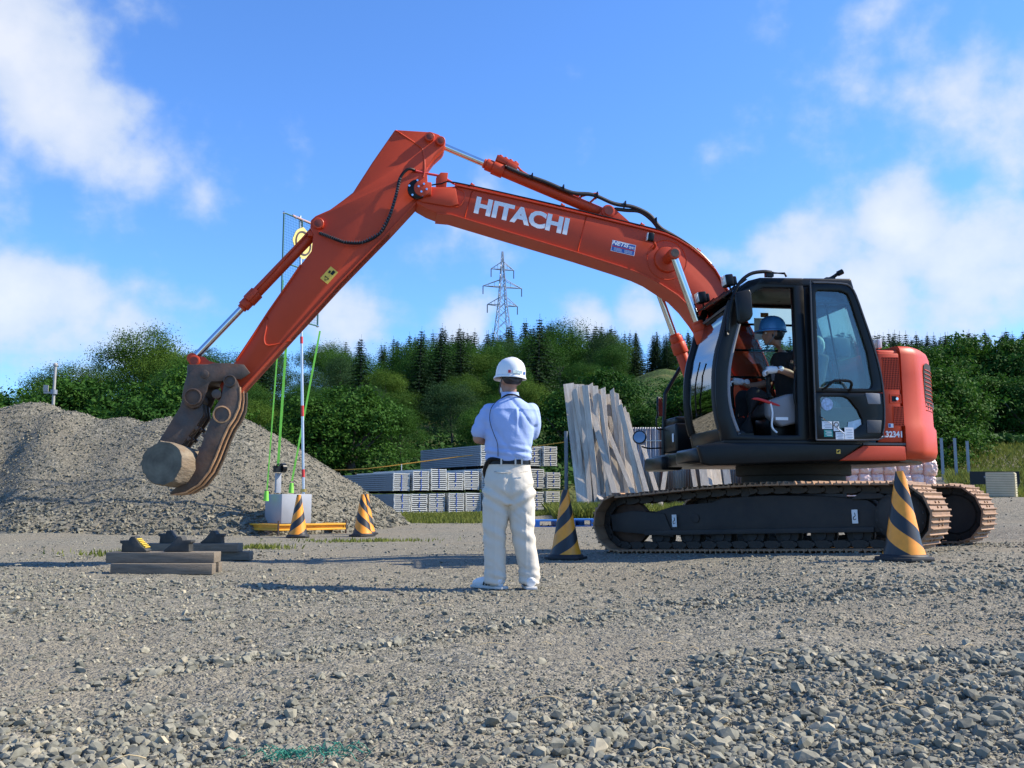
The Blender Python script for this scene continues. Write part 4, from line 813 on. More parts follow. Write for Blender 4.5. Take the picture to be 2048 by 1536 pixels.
mb = MB(); mb.tube([(.90, 1.10, 1.635), (.84, 1.11, 1.635), (.72, 1.12, 1.60), (.62, 1.12, 1.57)], [.006, .014, .016, .008], 8); mb.build('lock_lever', REDP, cab)
mb = MB(); mb.box((1.02, .75, 1.27), (.3, .6, .05)); mb.tube([(1.02, .65, 1.28), (1.08, .65, 1.60)], .012, 6, 1); mb.tube([(1.02, .85, 1.28), (1.08, .85, 1.60)], .012, 6, 1); mb.build('pedals', BLACK, cab)
mb = MB(); mb.tube([(.72, 1.12, 1.62), (.70, 1.13, 1.50), (.71, 1.13, 1.36), (.66, 1.13, 1.30)], .010, 6); mb.build('striped_cord', WHITE, cab)
mb = MB(); mb.tube([(.44, 1.17, 1.98), (.48, 1.175, 1.80), (.48, 1.175, 1.60), (.42, 1.17, 1.48)], .012, 8); mb.build('grab_bar', BLACK, cab)
MB().box((.66, 1.06, 1.30), (.06, .004, .10)).build('floor_plate', BLACK, cab)
# far side: mirror posts on the right front corner
mb = MB(); mb.tube([(.83, -1.05, 2.40), (1.10, -1.05, 1.97), (1.128, -1.05, 1.88), (1.15, -1.05, 1.55), (1.165, -1.05, 1.20), (1.165, -1.05, 1.10)], .024, 8, 3); mb.build('mirror_post', BLACK, EX)
mb = MB(); mb.tube([(1.16, -1.05, 1.265), (1.36, -1.0, 1.255), (1.45, -.98, 1.275)], .010, 6); mb.tube([(1.13, -1.05, 1.50), (1.24, -1.02, 1.49), (1.25, -1.02, 1.62)], .010, 6); mb.build('mirror_bracket', BLACK, EX)
o = MB().lathe([(.004, -.02), (.078, -.02), (.084, -.008), (.084, .01), (.004, .012)], (0, 0, 0), 24, 'Y').build('round_mirror', BLACK, EX); o.location = (1.475, -.98, 1.385); o.rotation_euler = (R(10), 0, R(-25))
o2_ = MB().lathe([(.07, .0125), (.068, .0145), (.004, .016)], (0, 0, 0), 24, 'Y').build('mirror_glass', mat('mirror_silver', (.30, .31, .32), .06, 1.), o)
o = MB().prism([(-.045, -.12), (.045, -.12), (.05, .0), (.045, .12), (-.045, .12), (-.05, 0)], -.012, .012).build('square_mirror', BLACK, EX, bevel=.008); o.location = (1.215, -1.0, 1.76); o.rotation_euler = (0, 0, R(35))
MB().prism([(-.038, -.11), (.038, -.11), (.042, 0), (.038, .11), (-.038, .11), (-.042, 0)], .0125, .0145).build('mirror_glass', MATS['mirror_silver'], o)
MB().tube([(1.24, -1.02, 1.62), (1.23, -1.02, 1.76)], .02, 8, 1).build('mirror_arm', BLACK, EX)

# --- log in the grapple
LG = thing('log', 'short weathered round log gripped between the grapple jaws', 'log', (0, 0, 0))
A = Vector((3.13, 10.64, 0)); FUv = Vector((-.99027, -.13917, 0)); LUv = Vector((.13917, -.99027, 0))
p0 = A + FUv * 6.65 + LUv * .52 + Vector((0, 0, .99)); p1 = A + FUv * 6.50 + LUv * -.06 + Vector((0, 0, .955))
m, nt, nd, b = node_mat('log_end'); t = nd('ShaderNodeTexCoord'); ln = nd('ShaderNodeVectorMath', operation='LENGTH'); nz = nd('ShaderNodeTexNoise'); nz.inputs['Scale'].default_value = 6; nz.inputs['Detail'].default_value = 8
nt.links.new(t.outputs['Object'], nz.inputs['Vector']); sx = nd('ShaderNodeSeparateXYZ'); nt.links.new(t.outputs['Object'], sx.inputs[0]); cb = nd('ShaderNodeCombineXYZ'); nt.links.new(sx.outputs[0], cb.inputs[0]); nt.links.new(sx.outputs[1], cb.inputs[1])
nt.links.new(cb.outputs[0], ln.inputs[0]); wv = nd('ShaderNodeMath', operation='MULTIPLY_ADD'); nt.links.new(ln.outputs['Value'], wv.inputs[0]); wv.inputs[1].default_value = 190; nt.links.new(nz.outputs[0], wv.inputs[2]); sn = nd('ShaderNodeMath', operation='SINE'); nt.links.new(wv.outputs[0], sn.inputs[0])
ra = nd('ShaderNodeValToRGB'); am = nd('ShaderNodeMath', operation='MULTIPLY_ADD'); nt.links.new(sn.outputs[0], am.inputs[0]); am.inputs[1].default_value = .016; nt.links.new(nz.outputs[0], am.inputs[2]); nt.links.new(am.outputs[0], ra.inputs[0])
e = ra.color_ramp.elements; e[0].position = .3; e[0].color = (.075, .068, .050, 1); e[1].position = .75; e[1].color = (.20, .185, .135, 1); nt.links.new(ra.outputs[0], b.inputs['Base Color']); b.inputs['Roughness'].default_value = .95
BARK = mat('log_bark', (.21, .17, .12), .9, 0, .3, 5, bump=.7, bscale=14, rust=((.14, .09, .05), .6, 4), stretch=(3, 3, .7))
Lg = (p1 - p0).length; d = (p1 - p0).normalized(); qd = d.to_track_quat('Z', 'Y')
g = np.random.default_rng(3); segn = 40; prof = 1 + .03 * np.sin(np.linspace(0, 6.283, segn, endpoint=False) * 3 + 1) + .02 * g.normal(size=segn)
def logring(z, r): return [(r * prof[k] * math.cos(2 * math.pi * k / segn), r * prof[k] * math.sin(2 * math.pi * k / segn), z) for k in range(segn)]
rows = [(0, .205), (.012, .213), (.10, .216), (.25, .211), (.30, .203), (.32, .212), (.45, .208), (Lg - .02, .205), (Lg, .19)]; vs = [p for z, r in rows for p in logring(z, r)]
fs = [(i * segn + k, i * segn + (k + 1) % segn, (i + 1) * segn + (k + 1) % segn, (i + 1) * segn + k) for i in range(len(rows) - 1) for k in range(segn)]
o = MB().add(vs, fs).build('bark', BARK, LG)
o.location = (0, 0, 0); LG.location = p0; LG.rotation_mode = 'QUATERNION'; LG.rotation_quaternion = qd
for z_, r_ in ((.002, .204), (Lg - .002, .189)): MB().add(logring(z_, r_), [tuple(range(segn - 1, -1, -1))]).build('cut_end', MATS['log_end'], LG, smooth=False)
mb = MB()
for k in range(26):
    a = g.uniform(-.4, 1.2); z = g.uniform(.30, .60); r = .228; c = (r * math.cos(a) * .99, r * math.sin(a) * .99, z); mb.box(c, (.012, .02, g.uniform(.04, .12)), Matrix.Rotation(g.uniform(-.6, .6), 3, 'X') @ Matrix.Rotation(g.uniform(-.5, .5), 3, 'Y'))
mb.build('splinters', mat('fresh_splinter', (.55, .33, .13), .9, 0, .3, 20), LG)
# ------------------------------------------------------------------ things about the yard
def at(px, py, Y):
    d = ray(px, py); return Vector((0, 0, CAM_H)) + d * (Y / d.y)
def px_x(px, Y): return (px - 1024) / FPX * Y * 1.0
# --- striped cones
def cone_mat(name, sgn):
    m, nt, nd, b = node_mat(name); L = nt.links.new; t = nd('ShaderNodeTexCoord'); s = nd('ShaderNodeSeparateXYZ'); L(t.outputs['Object'], s.inputs[0])
    def mth(op, a, b_=None, c=None):
        n = nd('ShaderNodeMath', operation=op)
        for i, v in enumerate((a, b_, c)):
            if v is None: continue
            if isinstance(v, (int, float)): n.inputs[i].default_value = v
            else: L(v, n.inputs[i])
        return n.outputs[0]
    th = mth('ARCTAN2', s.outputs[1], s.outputs[0]); f = mth('FRACT', mth('ADD', mth('MULTIPLY_ADD', s.outputs[2], 1 / .272, .40), mth('MULTIPLY', th, sgn / math.pi)))
    k = mth('GREATER_THAN', f, .52); nz = nd('ShaderNodeTexNoise'); nz.inputs['Scale'].default_value = 14; nz.inputs['Detail'].default_value = 8; L(t.outputs['Object'], nz.inputs['Vector'])
    ra = nd('ShaderNodeMapRange'); L(nz.outputs[0], ra.inputs[0]); ra.inputs[3].default_value = .72; ra.inputs[4].default_value = 1.2
    mx_ = nd('ShaderNodeMix', data_type='RGBA'); L(k, mx_.inputs[0]); mx_.inputs[6].default_value = (.86, .31, .020, 1); mx_.inputs[7].default_value = (.022, .022, .022, 1)
    mm = nd('ShaderNodeMix', data_type='RGBA', blend_type='MULTIPLY'); mm.inputs[0].default_value = 1; L(mx_.outputs[2], mm.inputs[6]); L(ra.outputs[0], mm.inputs[7]); L(mm.outputs[2], b.inputs['Base Color'])
    b.inputs['Roughness'].default_value = .42; return m
CM = {1: cone_mat('stripes_falling', 1), -1: cone_mat('stripes_rising', -1)}
CONE = {}
for sg in (1, -1):
    mb = MB(); mb.lathe([(.168, .028), (.160, .055), (.135, .13), (.036, .690), (.034, .70), (.027, .70), (.024, .66), (.004, .655)], seg=40); CONE[sg] = mb.mesh('cone_body', CM[sg], ang=50)
mb = MB(); mb.plan([(-.19, -.12), (-.12, -.19), (.12, -.19), (.19, -.12), (.19, .12), (.12, .19), (-.12, .19), (-.19, .12)], 0, .028); mb.lathe([(.185, .027), (.175, .045), (.165, .05), (.15, .052)], seg=32); CONEB = mb.mesh('cone_base', RUBBER, bevel=.006)
def cone(px, D, sg, label, rz=0, tilt=0., dz=0.):
    x = px_x(px, D); t = thing('traffic_cone', label, 'traffic cone', (x, D, gz(x, D) + .004 + dz), 0, 'black and orange striped cones'); t.rotation_euler = (0, tilt, 0)
    a = obj('cone_body', CONE[sg], t); a.rotation_euler = (0, 0, rz); b_ = obj('cone_base', CONEB, t); b_.rotation_euler = (0, 0, R(12) + rz)
cone(601, 15.9, -1, 'striped cone standing in front of the yellow steel base frame', 0)
cone(728, 16.1, 1, 'striped cone by the toe of the gravel heap, right of the yellow frame', .4)
cone(735, 16.9, 1, 'striped cone half hidden directly behind another cone by the gravel heap', 1.2)
cone(1130, 9.84, -1, 'striped cone between the standing man and the front of the track', .9)
cone(1797, 7.6, 1, 'large looking striped cone in front of the rear of the track', .2)

# --- swing target: yellow base frame, grey ballast box, pole, net
YB = mat('yellow_steel', (.72, .36, .02), .5, 0, .12, 8, rust=((.35, .14, .03), .25, 6))
GB = mat('grey_painted_steel', (.30, .32, .35), .5, 0, .06, 6)
fc = Vector((px_x(588, 17.5), 17.5, gz(px_x(588, 17.5), 17.5)))
TS = thing('net_target_stand', 'yellow base frame with grey ballast box and tall pole carrying a green net panel', 'target stand', fc, R(45))
for sx, sy, dx, dy in ((0, -.66, 1.42, .10), (0, .66, 1.42, .10), (-.66, 0, .10, 1.22), (.66, 0, .10, 1.22), (0, 0, .10, 1.22)):
    MB().box((sx, sy, .185), (dx, dy, .03)).box((sx, sy, .10), (dx, dy, .03)).box((sx, sy, .1425), (dx * (.999 if dx > 1 else .2), dy * (.999 if dy > 1 else .2), .06)).build('frame_beam', YB, TS, bevel=.003)
for sx in (-.7, .7):
    for sy in (-.7, .7):
        MB().cyl((sx, sy, -.04), (sx, sy, .26), .016, seg=10).cyl((sx, sy, -.03), (sx, sy, -.015), .05, seg=12).build('frame_foot', STEEL, TS)
MB().box((-.10, -.03, .46), (.62, .56, .52)).build('ballast_box', GB, TS, bevel=.006)
Minv = TS.matrix_basis.inverted()
def TL(px, py, D): return Minv @ at(px, py, D)
P_b, P_t = TL(607, 988, 17.5), TL(600, 432, 17.7)
mb = MB(); mb.cyl(P_b, P_t, .026, seg=14); pole = mb.build('pole', mat('aluminium_tube', (.55, .56, .57), .35, .7, .08), TS)
for y0, y1 in ((680, 694), (817, 838), (941, 956), (560, 575)):
    a = P_b.lerp(P_t, (988 - y1) / 556); c = P_b.lerp(P_t, (988 - y0) / 556); MB().cyl(a, c, .0285, seg=14).build('red_tape', REDP, pole)
MB().cyl(P_b + Vector((0, 0, .04)), P_b + Vector((0, 0, .09)), .055, seg=12).build('pole_clamp', mat('brass_clamp', (.45, .33, .10), .4, .6), pole)
TLc, TRc = at(568, 425, 17.2), at(640, 457, 18.2); zt, zb = TLc.z, at(640, 652, 18.2).z
e1 = Vector((TRc.x - TLc.x, TRc.y - TLc.y, 0)); W_ = e1.length; e1.normalize()
def NP(u, z, off=0): return Minv @ Vector((TLc.x + e1.x * u - e1.y * -off, TLc.y + e1.y * u - e1.x * off, z))
NF = mat('net_frame_green', (.03, .12, .11), .6); NT = mat('green_net', (.02, .17, .15), .8)
mb = MB()
for a, c in (((0, zt), (W_, zt)), ((W_, zt), (W_, zb)), ((W_, zb), (0, zb)), ((0, zb), (0, zt)), ((0, (zt * .52 + zb * .48)), (W_, (zt * .52 + zb * .48))), ((W_ / 2, zt), (W_ / 2, zb))): mb.cyl(NP(*a), NP(*c), .016, seg=8)
nf = mb.build('net_frame', NF, TS)
MB().cyl(NP(.25, zt + .01), NP(W_ * .9, zt + .01), .024, seg=10).build('top_rail', mat('faded_pink_tube', (.42, .25, .22), .6), nf)
for u, z in ((0, zt), (.35, zt), (W_ / 2, zt), (W_ * .9, zt), (W_, zb)): MB().ball(NP(u, z), .03, 8, 6).build('frame_clamp', CHROME, nf)
mb = MB()
for k in range(1, 23): u = W_ * k / 23; mb.box((0, 0, 0), (0, 0, 0)) if False else mb.cyl(NP(u, zb), NP(u, zt), .0022, seg=3, caps=False)
for k in range(1, 39): z = zb + (zt - zb) * k / 39; mb.cyl(NP(0, z), NP(W_, z), .0022, seg=3, caps=False)
o = mb.build('net', NT, TS); o['kind'] = 'stuff'
GOLD = mat('gold_plate', (.66, .52, .16), .45, .2, .12, 14)
def disc(r0, r1, z, off, m_, nm, lob=0):
    mb = MB(); n = 48; f_ = []; b_ = []
    for k in range(n):
        t = 2 * math.pi * k / n; rr = 1 + lob * max(0, math.cos(4 * t)) ** 3
        f_.append((r1 * rr * math.cos(t), r1 * rr * math.sin(t))); b_.append((max(r0, .001) * math.cos(t), max(r0, .001) * math.sin(t)))
    vs = [NP(W_ * .5 + x, zc + y, off) for x, y in f_] + [NP(W_ * .5 + x, zc + y, off) for x, y in b_] + [NP(W_ * .5 + x, zc + y, off + .012) for x, y in f_] + [NP(W_ * .5 + x, zc + y, off + .012) for x, y in b_]
    fs = []
    for k in range(n):
        j = (k + 1) % n; fs += [(k, j, j + n, k + n), (k + 2 * n, k + 3 * n, j + 3 * n, j + 2 * n), (k, k + 2 * n, j + 2 * n, j)]
    return mb.add(vs, fs).build(nm, m_, nf)
zc = at(600, 487, 17.7).z
disc(0, .285, zc, .02, GOLD, 'target_disc', .10); disc(.205, .235, zc, .034, mat('dark_ring', (.05, .03, .035), .6), 'target_ring'); disc(0, .10, zc, .034, mat('target_centre', (.62, .55, .36), .5), 'target_centre')
STRAP = mat('green_webbing', (.22, .66, .07), .7, 0, .08)
def strap(p, q, w, nm='tie_strap'):
    a, c = TL(*p), TL(*q); d = (c - a).normalized(); s_ = Vector((.8, -.6, 0)); s_ = (s_ - d * s_.dot(d)).normalized() * w / 2; n = d.cross(s_).normalized() * .003
    return MB().hexa([a - s_ - n, a + s_ - n, a + s_ + n, a - s_ + n], [c - s_ - n, c + s_ - n, c + s_ + n, c - s_ + n]).build(nm, STRAP, TS)
strap((640, 662, 18.2), (584, 962, 17.9), .035); strap((581, 560, 17.6), (556, 932, 17.4), .045); strap((566, 560, 17.4), (534, 980, 17.1), .025)
for p in ((533, 982, 17.1), (583, 966, 17.9)): MB().cyl(TL(*p), TL(p[0] - 1, p[1] + 20, p[2]), .035, .05, seg=12).build('strap_hook', STRAP, TS)
MB().box(TL(556, 966, 17.4), (.10, .06, .36)).build('winch_post', GB, TS, bevel=.004)
wp = TL(566, 936, 17.35); MB().cyl(wp + Vector((-.04, 0, 0)), wp + Vector((.04, 0, 0)), .085, seg=20).box(wp + Vector((-.1, .02, -.02)), (.12, .1, .12)).tube([wp + Vector((-.12, 0, 0)), wp + Vector((-.2, -.12, .05)), wp + Vector((-.22, -.22, .06))], .012, 6).build('winch', BLACK, TS)

# --- timber baulks and wheel chocks
WOOD = mat('grey_timber', (.19, .155, .115), .9, 0, .3, 5, bump=.5, bscale=30, stretch=(1, 9, 9)); CH = mat('chock_rubber', (.022, .026, .026), .7, 0, .3, 10, dust=.2)
def baulk(p0, p1, D, zb_, h, dep, label):
    x0, x1 = px_x(p0, D), px_x(p1, D); z = gz((x0 + x1) / 2, D) + zb_
    o = MB().box((0, 0, h / 2), (x1 - x0, dep, h)).build('timber_baulk', WOOD, None, bevel=.006); o.location = ((x0 + x1) / 2, D + dep / 2, z); tag(o, label, 'timber', 'timber baulks under the wheel chocks'); return o
zt1 = .012
baulk(233, 434, 8.35, 0, .092, .11, 'squared timber lying at the bottom front of the stacked baulks')
baulk(300, 447, 8.55, 0, .088, .10, 'squared timber on the ground directly behind the lowest front baulk')
baulk(223, 437, 8.42, .0925, .092, .20, 'weathered timber on top of the front pair, carrying two wheel chocks')
baulk(330, 506, 10.15, 0, .09, .16, 'dark timber on the ground at the bottom of the rear pair of baulks')
baulk(298, 483, 10.1, .0905, .085, .20, 'dark timber on top of the rear pair, carrying two wheel chocks')
prof = [(-.11, 0), (.11, 0), (.115, .012), (.06, .055), (.02, .105), (.005, .132), (-.03, .135), (-.045, .115), (-.05, .098), (-.125, .10), (-.125, .078), (-.105, .07)]
mb = MB(); mb.prism(prof, -.06, .06); CHK = mb.mesh('wedge', CH, bevel=.004)
mb = MB()
for k in range(6): t = k / 5; mb.box((.02 + .075 * t, 0, .108 - .07 * t), (.012, .11, .014), Matrix.Rotation(R(48), 3, 'Y'))
CHR = mb.mesh('tread_ridges', mat('chock_yellow', (.62, .42, .04), .6), bevel=.002, segs=1)
for px, D, zz_, rz, yel, lab in ((283, 8.50, .185, 0, 1, 'black rubber wheel chock with bright yellow ridges on the front timber'), (367, 8.52, .185, math.pi, 0, 'black wheel chock sloping the other way on the front timber'), (352, 10.2, .176, 0, 0, 'black wheel chock on the rear timber, behind the front pair'), (433, 10.2, .176, math.pi, 0, 'black wheel chock alone at the end of the rear timber')):
    x = px_x(px, D); t = thing('wheel_chock', lab, 'wheel chock', (x, D, gz(x, D) + zz_), rz, 'wheel chocks on the timbers'); obj('wedge', CHK, t); 
    if yel: obj('tread_ridges', CHR, t)

# --- bundles of scaffold decks
ZN = mat('zinc_deck', (.22, .25, .28), .5, .4, .12, 8); ZE = mat('pale_deck_end', (.54, .55, .52), .55, .1, .08); BLU = mat('blue_hook', (.04, .10, .42), .5)
A35 = R(35); rdir = Vector((math.cos(A35), math.sin(A35), 0)); ldir = Vector((-math.sin(A35), math.cos(A35), 0)); DW, DL, DT, DN = .50, 3.6, .0545, 11
mb = MB(); mb.box((0, 0, DT * .5), (DW - .06, DL - .1, DT * .82)); DK = mb.mesh('deck', ZN)
mb = MB(); mb.box((0, -DL / 2 + .02, DT * .5), (DW - .02, .05, DT * .44)); mb.box((-DW / 2 + .012, -DL / 2 + .02, DT * .5), (.024, .05, DT * .98)); mb.box((DW / 2 - .012, -DL / 2 + .02, DT * .5), (.024, .05, DT * .98)); mb.box((-DW / 2 + .02, 0, DT * .5), (.03, DL - .1, DT * .75)); mb.box((DW / 2 - .02, 0, DT * .5), (.03, DL - .1, DT * .75)); DE = mb.mesh('deck_frame', ZE)
mb = MB(); mb.box((-DW / 2 + .018, 0, DT * .5), (.034, DL - .12, DT * .78)); DSIDE = mb.mesh('deck_side', ZN)
mb = MB(); mb.box((.0, -DL / 2 - .01, DT * .5), (.018, .02, DT * .9)); DBL = mb.mesh('deck_hook', BLU)
O0 = at(787, 1003, 26.0); O0.z = 0
lab_t = {0: 'bundle of stacked scaffold decks in the bottom row beside the grass', 1: 'bundle of stacked scaffold decks in the second row of the stack', 2: 'bundle of stacked scaffold decks on the raised third tier'}
lay_i = 0
for tier in range(3):
    for k in range(10):
        if tier == 2 and k < 5: continue
        c = O0 + rdir * (k * .575 + DW / 2 + random.uniform(-.02, .02)) + ldir * (DL / 2 + random.uniform(-.06, .06) + (.0 if tier < 2 else .1)); zb_ = gz(O0.x + 1.5, O0.y + 1) - .03 + tier * .685 + (0.012 * k if tier == 0 else .012 * k)
        t = thing('deck_bundle', ('bundle of scaffold decks, %s from the gravel heap in the bottom row' % ORD[k], 'bundle of scaffold decks, %s from the gravel heap in the second row' % ORD[k], 'bundle of scaffold decks, %s from the gravel heap on the raised third tier' % ORD[k - 5])[tier], 'scaffold decks', (c.x, c.y, zb_), A35, 'bundles of scaffold decks')
        for s_ in (-.9, .9): MB().box((0, s_, -.03), (DW * .9, .08, .06)).build('spacer', DARK, t)
        for j in range(DN):
            if tier == 1 and j > 9 + (k % 3) - 1: continue
            o = obj('deck', DK, t); o.location = (random.uniform(-.006, .006), random.uniform(-.012, .012), j * DT + .005)
            f_ = obj('end_frame', DE if k > 0 or True else DSIDE, o)
            if k == 0 or (tier == 2 and k == 5): 
                q_ = obj('side_rail', DSIDE, o); q_.location = (-.008, 0, 0)
            if random.random() < .7: obj('hook', DBL, o)
# loose deck and tarp ends on top, tiger rope above
mb = MB(); p = [at(640, 940, 30), at(735, 937, 28.3), at(860, 921, 28.2), at(975, 906, 28.0), at(1130, 884, 27.6)]; mb.tube(p, .014, 6, 3)
tag(mb.build('tiger_rope', mat('orange_rope', (.62, .30, .04), .8, 0, .3, 30)), 'thin orange safety rope stretched above the scaffold decks', 'rope')
mb = MB(); q = at(803, 938, 27.5); mb.cyl((q.x, q.y, q.z - .05), (q.x, q.y, q.z + .14), .012, seg=6); tag(mb.build('rope_stake', ZE), 'short pale stake holding the orange rope on the deck stack', 'stake')

# --- leaning boards and corrugated fence
BW = mat('weathered_board', (.56, .49, .40), .9, 0, .16, 3, bump=.4, bscale=25, stretch=(9, 9, 1), rust=((.24, .17, .11), .35, 2.2), coords='Object')
nt_ = BW.node_tree; oi_ = nt_.nodes.new('ShaderNodeObjectInfo'); mr_ = nt_.nodes.new('ShaderNodeMapRange'); nt_.links.new(oi_.outputs['Random'], mr_.inputs[0]); mr_.inputs[3].default_value = .78; mr_.inputs[4].default_value = 1.12
mm_ = nt_.nodes.new('ShaderNodeMix'); mm_.data_type = 'RGBA'; mm_.blend_type = 'MULTIPLY'; mm_.inputs[0].default_value = 1; bs_ = nt_.nodes['Principled BSDF'].inputs['Base Color']; nt_.links.new(bs_.links[0].from_socket, mm_.inputs[6]); nt_.links.new(mr_.outputs[0], mm_.inputs[7]); nt_.links.new(mm_.outputs[2], bs_)
bl = [(1137, 768, 1168, 1024, 22), (1158, 768, 1190, 985, 21), (1170, 770, 1196, 990, 13), (1181, 771, 1198, 975, 10), (1190, 772, 1203, 985, 12), (1200, 786, 1190, 985, 15), (1206, 778, 1222, 990, 10), (1213, 790, 1238, 1000, 13),
      (1224, 782, 1248, 985, 9), (1228, 797, 1262, 1000, 16), (1236, 800, 1270, 1000, 12), (1240, 812, 1290, 1005, 10), (1208, 845, 1282, 985, 9), (1247, 818, 1305, 1000, 9), (1253, 822, 1300, 990, 7), (1218, 832, 1262, 1005, 8), (1175, 790, 1240, 1000, 12), (1233, 785, 1256, 960, 8),
      (1165, 930, 1230, 1005, 9), (1160, 945, 1225, 1015, 8), (1158, 955, 1205, 1010, 8), (1285, 890, 1325, 985, 9), (1336, 905, 1318, 980, 9), (1380, 905, 1398, 990, 9), (1402, 905, 1415, 990, 16), (1425, 905, 1440, 990, 22), (1446, 900, 1462, 990, 14), (1412, 905, 1428, 990, 8)]
rb_ = random.Random(4)
for i in range(20):
    tx_ = rb_.uniform(1142, 1252); bl.append((tx_, 770 + max(0, tx_ - 1190) * .75 + rb_.uniform(0, 22), tx_ + rb_.uniform(14, 44), 990, rb_.uniform(6, 10)))
BORD = {k: i for i, k in enumerate(sorted([k for k in range(len(bl)) if bl[k][2] <= 1315 and not 18 <= k <= 20], key=lambda k: bl[k][0] + bl[k][2]))}
for k, (tx, ty, bx, by, w) in enumerate(bl):
    dg = bx - tx > 48 and bx < 1315; Db = 26.75 + .05 * (k * 5 % 7) + (.9 if bx > 1315 else 0) - (.55 if dg else 0); p = at(bx, by, Db); p.z = gz(p.x, p.y) + .0; q = at(tx, ty, 28.6 - .09 * (k * 4 % 9) + (.5 if bx > 1315 else 0) - (.5 if dg else 0)); d = (q - p).normalized(); ln = (q - p).length
    sxv = Vector((1, -.10 + .12 * math.sin(k * 2.1), 0)); sxv = (sxv - d * sxv.dot(d)).normalized(); ny = d.cross(sxv); wm = w / FPX * 27.5
    top = random.uniform(-.09, .09); o = MB().hexa([(-wm / 2, -.02, 0), (wm / 2, -.02, 0), (wm / 2, .02, 0), (-wm / 2, .02, 0)], [(-wm / 2, -.02, ln), (wm / 2, -.02, ln + top), (wm / 2, .02, ln + top), (-wm / 2, .02, ln)]).build('board', BW, None, bevel=.004, segs=1)
    o.matrix_world = Matrix.Translation(p) @ Matrix((sxv, -ny, d)).transposed().to_4x4()
    big = k in (0, 1); tag(o, 'wide pale board at the left edge of the leaning boards' if k == 0 else ('short board lying low at the foot of the leaning boards' if 18 <= k <= 20 else ('board leaning on the corrugated fence behind the excavator cab' if bx > 1315 else 'weathered grey board, %s from the steel end post in the leaning bundle' % ORD[BORD[k]])), 'board', 'weathered boards leaning by the fence')
CI = mat('corrugated_iron', (.36, .38, .40), .45, .5, .18, 2.0, rust=((.20, .085, .05), .75, 1.1), stretch=(4, 4, .25))
FA, FB = at(1205, 1003, 29.6), at(1490, 1003, 29.3); zf = gz(FA.x, FA.y); fd = (FB - FA); fd.z = 0; fl = fd.length; fd.normalize()
t = thing('corrugated_fence', 'rusty corrugated iron fence behind the leaning boards', 'fence', (FA.x, FA.y, zf), math.atan2(fd.y, fd.x))
for k in range(7):
    u0 = fl * k / 7; u1 = fl * (k + 1) / 7; n = 57; mb = MB(); vs = []
    for i in range(n):
        u = u0 + (u1 - u0 + .03) * i / (n - 1)
        for z in (0, 2.62 - .10 * (k > 3)): vs.append((u, .02 * math.sin(u * 2 * math.pi / .076) + .006 * (k % 2), z))
    mb.add(vs, [(2 * i, 2 * i + 2, 2 * i + 3, 2 * i + 1) for i in range(n - 1)]); o = mb.build('iron_sheet', CI, t, ang=70); sm = o.modifiers.new('thickness', 'SOLIDIFY'); sm.thickness = .002
for z in (.5, 2.2): MB().box((fl / 2, .06, z), (fl, .05, .06)).build('fence_rail', WOOD, t)
MB().box((fl / 2 + .2, -.035, 2.2), (fl * .85, .025, .03)).build('fence_rail', ZE, t)
for u in (.3, fl * .5, fl - .3): MB().box((u, .11, 1.25), (.07, .07, 2.5)).build('fence_post', WOOD, t)
MB().box((fl * .42, -.035, 1.3), (.07, .02, 2.6)).build('rust_strip', mat('rusty_strip', (.17, .07, .045), .8, .2, .3, 9), t)
p = at(1133, 1003, 27.6); z0 = gz(p.x, p.y); mb = MB(); mb.cyl((p.x, p.y, z0 - .1), (p.x, p.y, z0 + 2.35), .055, seg=12); tag(mb.build('end_post', mat('dull_steel_post', (.16, .18, .20), .6, .3)), 'grey steel post at the left end of the leaning boards', 'post')

# --- blue pallet
PB = mat('blue_plastic', (.035, .17, .48), .5, 0, .12, 8)
def pallet(px, D, w, d_, m_, label, rz=0., dz=0.):
    x = px_x(px, D); t = thing('pallet', label, 'pallet', (x, D, gz(x, D) + dz), rz)
    for k in range(7): MB().box((0, -d_ / 2 + d_ * (k + .5) / 7, .125), (w, d_ / 7 * .75, .022)).build('deck_slat', m_, t)
    for s_ in (-1, 0, 1): MB().box((s_ * (w / 2 - .06), 0, .057), (.11, d_, .114)).build('bearer', m_, t)
    for s_ in (-1, 1): MB().box((0, s_ * (d_ / 2 - .05), .008), (w, .09, .016)).build('bottom_slat', m_, t)
    return t
pallet(1112, 19.3, 1.0, 1.0, PB, 'blue plastic pallet lying flat on the gravel by the standing man', R(4)); pallet(1185, 18.9, .95, 1.0, PB, 'blue plastic pallet lying by the front of the track', R(-3))

# --- pink sacks behind the machine
PK = mat('pink_film', (.86, .60, .50), .38, 0, .12, 5, bump=.9, bscale=11, spec=.6)
pl = pallet(1745, 15.9, 1.75, .9, WOOD, 'wooden pallet under the pink sacks behind the excavator')
def sack(sx, sy, sz, seed):
    g = np.random.default_rng(seed); mb = MB(); n, m_ = 18, 18; vs = []; fs = []
    for f in range(2):
        for i in range(n):
            for j in range(m_):
                u, v = i / (n - 1) * 2 - 1, j / (m_ - 1) * 2 - 1; bul = (1 - abs(u) ** 4) * (1 - abs(v) ** 4); y = (bul ** .6) * sy / 2 * (1 if f else -1)
                nv = mnoise.noise(Vector((u * 2.2 + seed, v * 4.5, f * 3))) * .035 + mnoise.noise(Vector((u * 6 + seed, v * 11, f * 3))) * .014; vs.append((u * sx / 2 * (1 + nv), y + nv * (1 if f else -1) * (bul > .02), v * sz / 2 * (1 + nv * .6)))
        for i in range(n - 1):
            for j in range(m_ - 1): k = f * n * m_ + i * m_ + j; fs.append((k, k + m_, k + m_ + 1, k + 1))
    mb.add(vs, fs); return mb.mesh('sack', PK, ang=180)
SK = [sack(.235, .36, .29, s) for s in range(5)]
px_ = px_x(1745, 15.9); z0 = gz(px_, 15.9) + .136
